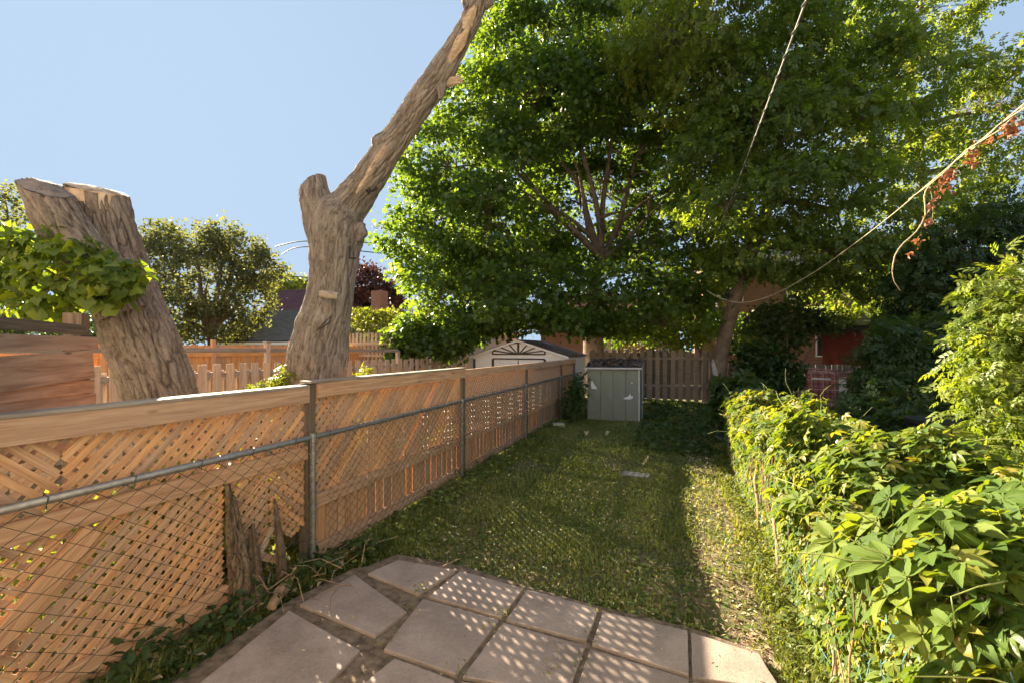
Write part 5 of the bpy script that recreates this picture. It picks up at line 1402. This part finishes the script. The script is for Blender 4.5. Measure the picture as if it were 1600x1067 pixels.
for i in range(80):
    y = 1.0 + 6.5 * random.random(); x = random.uniform(.85, 2.0); z = float(hedge_top(x, y)) - .12
    p = Vector((x, y, z)); pts = [p]; dr = Vector((random.uniform(-1, .4), random.uniform(-1, 1), .15)).normalized()
    for j in range(6):
        dr = (dr + Vector((random.gauss(0, .3), random.gauss(0, .3), random.gauss(0, .15)))).normalized(); p = p + dr * .10; pts.append(p)
    mb.tube(pts, [.0035, .0035, .003, .003, .0025, .002, .0015], 5)
for i in one[:300]:
    a = Vector(allp[i]); mb.tube([a, a + Vector((.02, .02, -.07)), a + Vector((random.uniform(-.04, .08), random.uniform(-.06, .06), -.18))], [.0025, .003, .0035], 4)
mb.build('runners', m_plain('yellow_green_stem', (.22, .24, .06), .6, var=.3), CR, smooth=True, kind='stuff')
mb = MB()
for i in range(70):
    y = 1.6 + 7 * random.random(); x = RT - .03; z = .02
    p = Vector((x - random.random() * .06, y, z)); pts = [p]; dr = Vector((0, random.uniform(-.5, .5), 1))
    for j in range(9):
        dr = (dr + Vector((random.gauss(0, .15), random.gauss(0, .35), random.gauss(0, .1)))).normalized(); p = p + dr * .13; p.x = min(RT - .03, max(RT - .12, p.x + random.gauss(0, .02))); pts.append(p)
    r0 = random.choice((.004, .005, .008, .012)); mb.tube(pts, [r0 * (1 - .08 * j) for j in range(10)], 5)
mb.build('woody_stems', MAT['twig'], CR, smooth=True, kind='stuff')
for y0, r0 in ((4.55, .035), (3.05, .022), (5.6, .028)):
    mb = MB(); mb.tube([(RT - .09, y0 - .12, -.03), (RT - .08, y0, .25), (RT - .10, y0 + .12, .5), (RT - .04, y0 + .2, .85)], [r0, r0, r0 * .8, r0 * .5], 7)
    mb.build('main_stem', MAT['twig'], CR, smooth=True)

# ------------------------------------------------------------------ lawn: grass, clover, weeds, litter
E_ = np.array([(p.x, p.y) for p in [onz(a, b, 0) for a, b in ((573, 885), (622, 864), (720, 882), (820, 914), (940, 948), (1078, 980), (1190, 1018), (1226, 1078))]])
def off_patio(x, y, m=.0):
    lim = np.interp(x, E_[:, 0], E_[:, 1])
    left = np.array([(p.x, p.y) for p in [onz(a, b, 0) for a, b in ((180, 1130), (452, 938), (553, 886), (573, 885))]])
    xl = np.interp(y, left[:, 1], left[:, 0])
    ok = (y > lim + m) | (x < xl - m) | (x > E_[-1, 0] + .02)
    return ok
def gz(x, y): return ground_z(x, y)
def grass(name, label, n, x0, x1, ylo, yhi, h0, h1, mat, dens=None, w=.0035):
    y = ylo + (yhi - ylo) * rng.random(n) ** 1.7; x = x0 + (x1 - x0) * rng.random(n)
    ok = off_patio(x, y, .02 + .05 * np.sin(x * 9) ** 2)
    if dens is not None: ok &= rng.random(n) < dens(x, y)
    x, y = x[ok], y[ok]; n = len(x)
    h = (h0 + (h1 - h0) * rng.random(n)) * (.6 + .5 * np.clip(np.sin(x * 3.1 + 2 * np.sin(y * 1.7)) * np.sin(y * 2.7) + .5, 0, 1.3))
    w_ = w * (1 + y / 6)
    a = rng.uniform(0, 2 * np.pi, n); lean = rng.uniform(.15, 1.1, n)
    b = np.stack([x, y, gz(x, y) - .005], 1); s = np.stack([np.cos(a), np.sin(a), 0 * a], 1) * w_[:, None]
    f = np.stack([-np.sin(a), np.cos(a), 0 * a], 1)
    m_ = b + f * (h * lean * .3)[:, None] + np.array([0, 0, 1]) * (h * .62)[:, None]
    t = b + f * (h * lean)[:, None] + np.array([0, 0, 1]) * (h * (1 - .25 * lean))[:, None]
    V = np.stack([b - s, b + s, m_ - s * .75, m_ + s * .75, t], 1).reshape(-1, 3)
    k = np.arange(n)[:, None, None] * 5
    T = (np.array([(0, 1, 3), (0, 3, 2), (2, 3, 4)])[None] + k).reshape(-1, 3)
    patch = .5 + .25 * np.sin(x * 1.9 + np.sin(y * 2.3)) * np.sin(y * 1.4)
    me = tri_mesh(name, V, T, np.repeat(np.clip(patch * .7 + rng.random(n) * .5 - .1, 0, 1), 5))
    return tag(link(name, me, mat, kind='stuff'), label, 'grass')
M_GRASS = m_leaf('lawn_grass_blade', [(.10, .13, .028), (.145, .175, .04), (.21, .225, .065), (.40, .34, .18)], .4, (1.6, 1.5, .5), .55, spec=.3)
M_DRY = m_leaf('dry_straw', [(.26, .18, .10), (.42, .32, .19), (.56, .46, .30)], .3, (1.2, 1.1, .8), .7)
M_WEED = m_leaf('lawn_weed_leaf', [(.08, .12, .03), (.12, .16, .038), (.18, .205, .055)], .4, (1.8, 1.6, .5), .5)
bare = lambda x, y: np.clip(.75 + .5 * np.sin(x * 2.3 + 1.3 * np.sin(y * 1.1)) * np.sin(y * 1.9 + x), .12, 1) * np.where(x > .15, .26, 1.0) * np.where((y < 4.0) & (x > -1.2), .55, 1)
grass('grass', 'short patchy green lawn grass between the two fences', 150000, -3.25, .95, 2.3, 18.3, .035, .09, M_GRASS, bare)
grass('grass', 'rough tall grass tufts along the foot of the lattice fence', 15000, -3.22, -2.75, .9, 15, .06, .16, M_GRASS, None, .004)
grass('grass', 'sunlit rough grass in the yard beyond the lattice fence', 26000, -7.0, -3.35, .5, 16, .06, .16, M_GRASS, None, .006)
grass('grass', 'weedy grass edging in sun at the foot of the right fence', 6000, .6, .95, 2.6, 10, .05, .13, M_GRASS, None, .004)
def scatter(name, label, cat, n, x0, x1, y0, y1, size, tm, mat, up, zoff, dens=None, pw=1.6, droop=0.0, patio_ok=False, uv=False):
    y = y0 + (y1 - y0) * rng.random(n) ** pw; x = x0 + (x1 - x0) * rng.random(n)
    ok = off_patio(x, y, .0) | patio_ok
    if dens is not None: ok &= rng.random(n) < dens(x, y)
    x, y = x[ok], y[ok]; n = len(x)
    z = gz(x, y) + zoff[0] + (zoff[1] - zoff[0]) * rng.random(n)
    if patio_ok: z = np.maximum(z, .034 + .004 * rng.random(n))
    d = np.stack([rng.normal(size=n), rng.normal(size=n), .25 * rng.normal(size=n) - droop], 1)
    nr = np.stack([rng.normal(size=n) * .45, rng.normal(size=n) * .45, np.full(n, up)], 1)
    o = emit(name, mat, None, np.stack([x, y, z], 1), d, nr, size * (.5 + rng.random(n)), tm, rng.random(n), uv=uv)
    return tag(o, label, cat)
scatter('clover', 'tiny clover and broad weed leaves dotted through the lawn', 'ground cover', 34000, -3.2, .9, 2.3, 17, .035, [KITE, simple(.42, .2, .3, 2, 2)], M_WEED, 1.0, (.01, .055), lambda x, y: np.where(x > .15, .3, 1.0))
scatter('leaf_litter', 'dry brown leaf litter and straw on the lawn and bare strip', 'leaf litter', 24000, -3.2, .93, 2.35, 16, .042, [simple(.3, .3, .6, 3, 2), NARROW, simple(.12, .1, .2, 2, 2)], M_DRY, 1.0, (.006, .03), lambda x, y: np.where(x > .05, 1.6, .20 + .35 * (y < 4.2)), 1.5)
scatter('patio_litter', 'scattered dry leaf bits and grit on the patio slabs', 'leaf litter', 260, -2.6, 1.2, 1.3, 3.6, .022, [simple(.3, .3, .6, 3, 2), NARROW], M_DRY, 1.0, (.0, .01), None, 1.0, patio_ok=True)
scatter('fence_litter', 'brown dead leaves lying under the near lattice', 'leaf litter', 500, -3.2, -2.0, 1.2, 3.6, .05, [simple(.3, .3, .6, 3, 2), MAPLE], M_DRY, 1.0, (.02, .10))
# broad weeds under the fence at the left of the patio
def weed_bed(name, label, n, x0, x1, y0, y1, hh, size, mat, tm):
    y = rng.uniform(y0, y1, n); x = rng.uniform(x0, x1, n); ok = off_patio(x, y, .02); x, y = x[ok], y[ok]; n = len(x)
    hmax = hh * (.4 + .6 * np.clip(np.sin(x * 8 + y * 3) * np.sin(y * 6) + .6, 0, 1))
    z = gz(x, y) + hmax * rng.random(n)
    d = np.stack([rng.normal(size=n), rng.normal(size=n), .4 * rng.normal(size=n)], 1); nr = np.stack([rng.normal(size=n) * .5 + .2, rng.normal(size=n) * .5, np.full(n, 1.0)], 1)
    return tag(emit(name, mat, None, np.stack([x, y, z], 1), d, nr, size * (.5 + rng.random(n)), tm, rng.random(n)), label, 'weeds')
weed_bed('weeds', 'dark green leafy weeds between the near lattice and the patio slabs', 4200, -3.2, -2.0, .9, 3.6, .26, .07, M_DARK, [simple(.3, .3, .3, 3, 2), simple(.2, .4, .3, 3, 2)])
weed_bed('weeds', 'low weeds along the foot of the boarded fence bays', 3200, -3.15, -2.7, 3.3, 12, .16, .06, M_WEED, [simple(.3, .3, .3, 3, 2), KITE])
weed_bed('weeds', 'sunlit weeds and creeper seedlings at the foot of right fence', 1800, .68, .95, 2.7, 9.5, .14, .05, M_WEED, [simple(.3, .3, .3, 3, 2), KITE])
weed_bed('weeds', 'shaded ivy patches on the ground at the far end of lawn', 3000, -.9, .9, 9.0, 17.5, .12, .10, M_DARK, [KITE, MAPLE])
weed_bed('weeds', 'tangle of shaded weeds on the ground of the right hand yard', 5200, 1.6, 9.5, 6.5, 18, .35, .14, M_DARK, [KITE, MAPLE])
# small things
mb = MB()
for i in range(26):
    p = Vector((random.uniform(-3.05, -2.55), random.uniform(2.5, 3.35), random.uniform(.0, .12))); a = random.uniform(0, 6.28)
    L_ = random.uniform(.12, .45); q = p + Vector((math.cos(a) * L_, math.sin(a) * L_, random.uniform(-.02, .22)))
    mb.tube([p, p.lerp(q, .5) + Vector((random.gauss(0, .03), random.gauss(0, .03), .03)), q], [.005, .004, .002], 4)
tag(mb.build('dead_twigs', MAT['twig'], kind='stuff'), 'tangle of dead twigs and roots beside first chain link post', 'twigs')
rt1 = thing('dead_root', 'split dead root lying on the weeds below the first fence post', 'root', onz(440, 930, .05))
mb = MB(); mb.tube([onz(424, 948, .04), onz(436, 925, .07), onz(452, 905, .12)], [.035, .045, .02], 7); mb.tube([onz(436, 930, .05), onz(450, 918, .06), onz(462, 885, .2)], [.03, .025, .01], 6); mb.build('root', MAT['twig'], rt1)
st = onz(1003, 730, .03); st2 = px(1013, 712, 7.2)
tl = thing('garden_tool', 'flat dark blade with short tan handle lying on the lawn', 'tool', st)
mb = MB(); mb.tube([st, st.lerp(st2, .5), st2], [.014, .014, .013], 7); mb.build('handle', MAT['rope'], tl, smooth=True)
a, b = onz(972, 739, .03), onz(1015, 744, .03)
mb = MB(); mb.bar(a, b, .22, .035, (0, 0, 1)); mb.build('blade', m_plain('grey_stone_blade', (.17, .155, .14), .8), tl, bevel=.008)
bl = onz(872, 667, .0)
bk = thing('paving_block', 'pale beige paving block at the foot of the last fence post', 'block', bl)
mb = MB(); mb.box(Matrix.Translation(bl + Vector((0, 0, .05))) @ Matrix.Rotation(.4, 4, 'Z'), .30, .16, .12); mb.build('block', MAT['concrete'], bk, bevel=.01)
tw = [onz(688, 886, .04), onz(700, 880, .05), onz(718, 872, .06)]
tag(cable('dry_stick', 'thin dry stick lying on the lawn at the edge of the patio', 'stick', tw, .006, MAT['twig']), None, None)
for (a, b), lb in zip(((1018, 640), (916, 676), (953, 676)), ('pale fallen leaf on the shaded ground right of green locker', 'brown curled leaf on the lawn before the green locker', 'pale curled leaf on lawn below the locker right corner')):
    p = onz(a, b, .03)
    V, T, UV = simple(.35, .5, .7, 4, 2)
    me = tri_mesh('fallen_leaf', V * .16, T, np.full(len(V), .7)); tag(link('fallen_leaf', me, M_DRY, None, Matrix.Translation(p + Vector((0, 0, .03))) @ Matrix.Rotation(a, 4, 'Z'), smooth=True), lb, 'leaf')
# rotten leaves on the locker roof
n = 420
pos = np.stack([rng.uniform(LX0, LX1, n), rng.uniform(LY0 - .02, LY1, n), np.zeros(n)], 1)
pos[:, 2] = 1.492 + (pos[:, 1] - LY0 + .08) * .2 / .93 + .02 + .03 * rng.random(n)
tag(emit('roof_litter', m_leaf('rotten_leaf', [(.07, .045, .04), (.12, .085, .075), (.17, .13, .11)], .2, (1.3, 1.1, .9), .8), None, pos, rng.normal(size=(n, 3)) * np.array([1, 1, .2]), rng.normal(size=(n, 3)) * .4 + np.array([0, 0, 1]), .07 + .06 * rng.random(n), [KITE, MAPLE], rng.random(n)), 'rotting brown leaves heaped on the locker roof', 'leaf litter')
# weeds in the joints of the patio
jt = [onz(*p, .0) for p in ((660, 932), (790, 966), (812, 920), (918, 1006), (600, 1015), (640, 958), (786, 968), (716, 1058), (905, 1040), (1078, 985), (935, 955), (655, 928), (765, 990), (860, 1050))]
pos = np.concatenate([np.array(tuple(p)) + rng.normal(size=(14, 3)) * np.array([.035, .035, 0]) + np.array([0, 0, .02]) + rng.random((14, 1)) * np.array([0, 0, .04]) for p in jt])
n = len(pos)
tag(emit('joint_weeds', M_GRASS, None, pos, rng.normal(size=(n, 3)) + np.array([0, 0, .7]), rng.normal(size=(n, 3)), .018 + .025 * rng.random(n), NARROW, rng.random(n)), 'tiny weeds and moss in the joints between patio slabs', 'weeds')
n_obj = len(bpy.data.objects); print('objects', n_obj, 'tris', sum(len(o.data.polygons) for o in bpy.data.objects if o.type == 'MESH'))
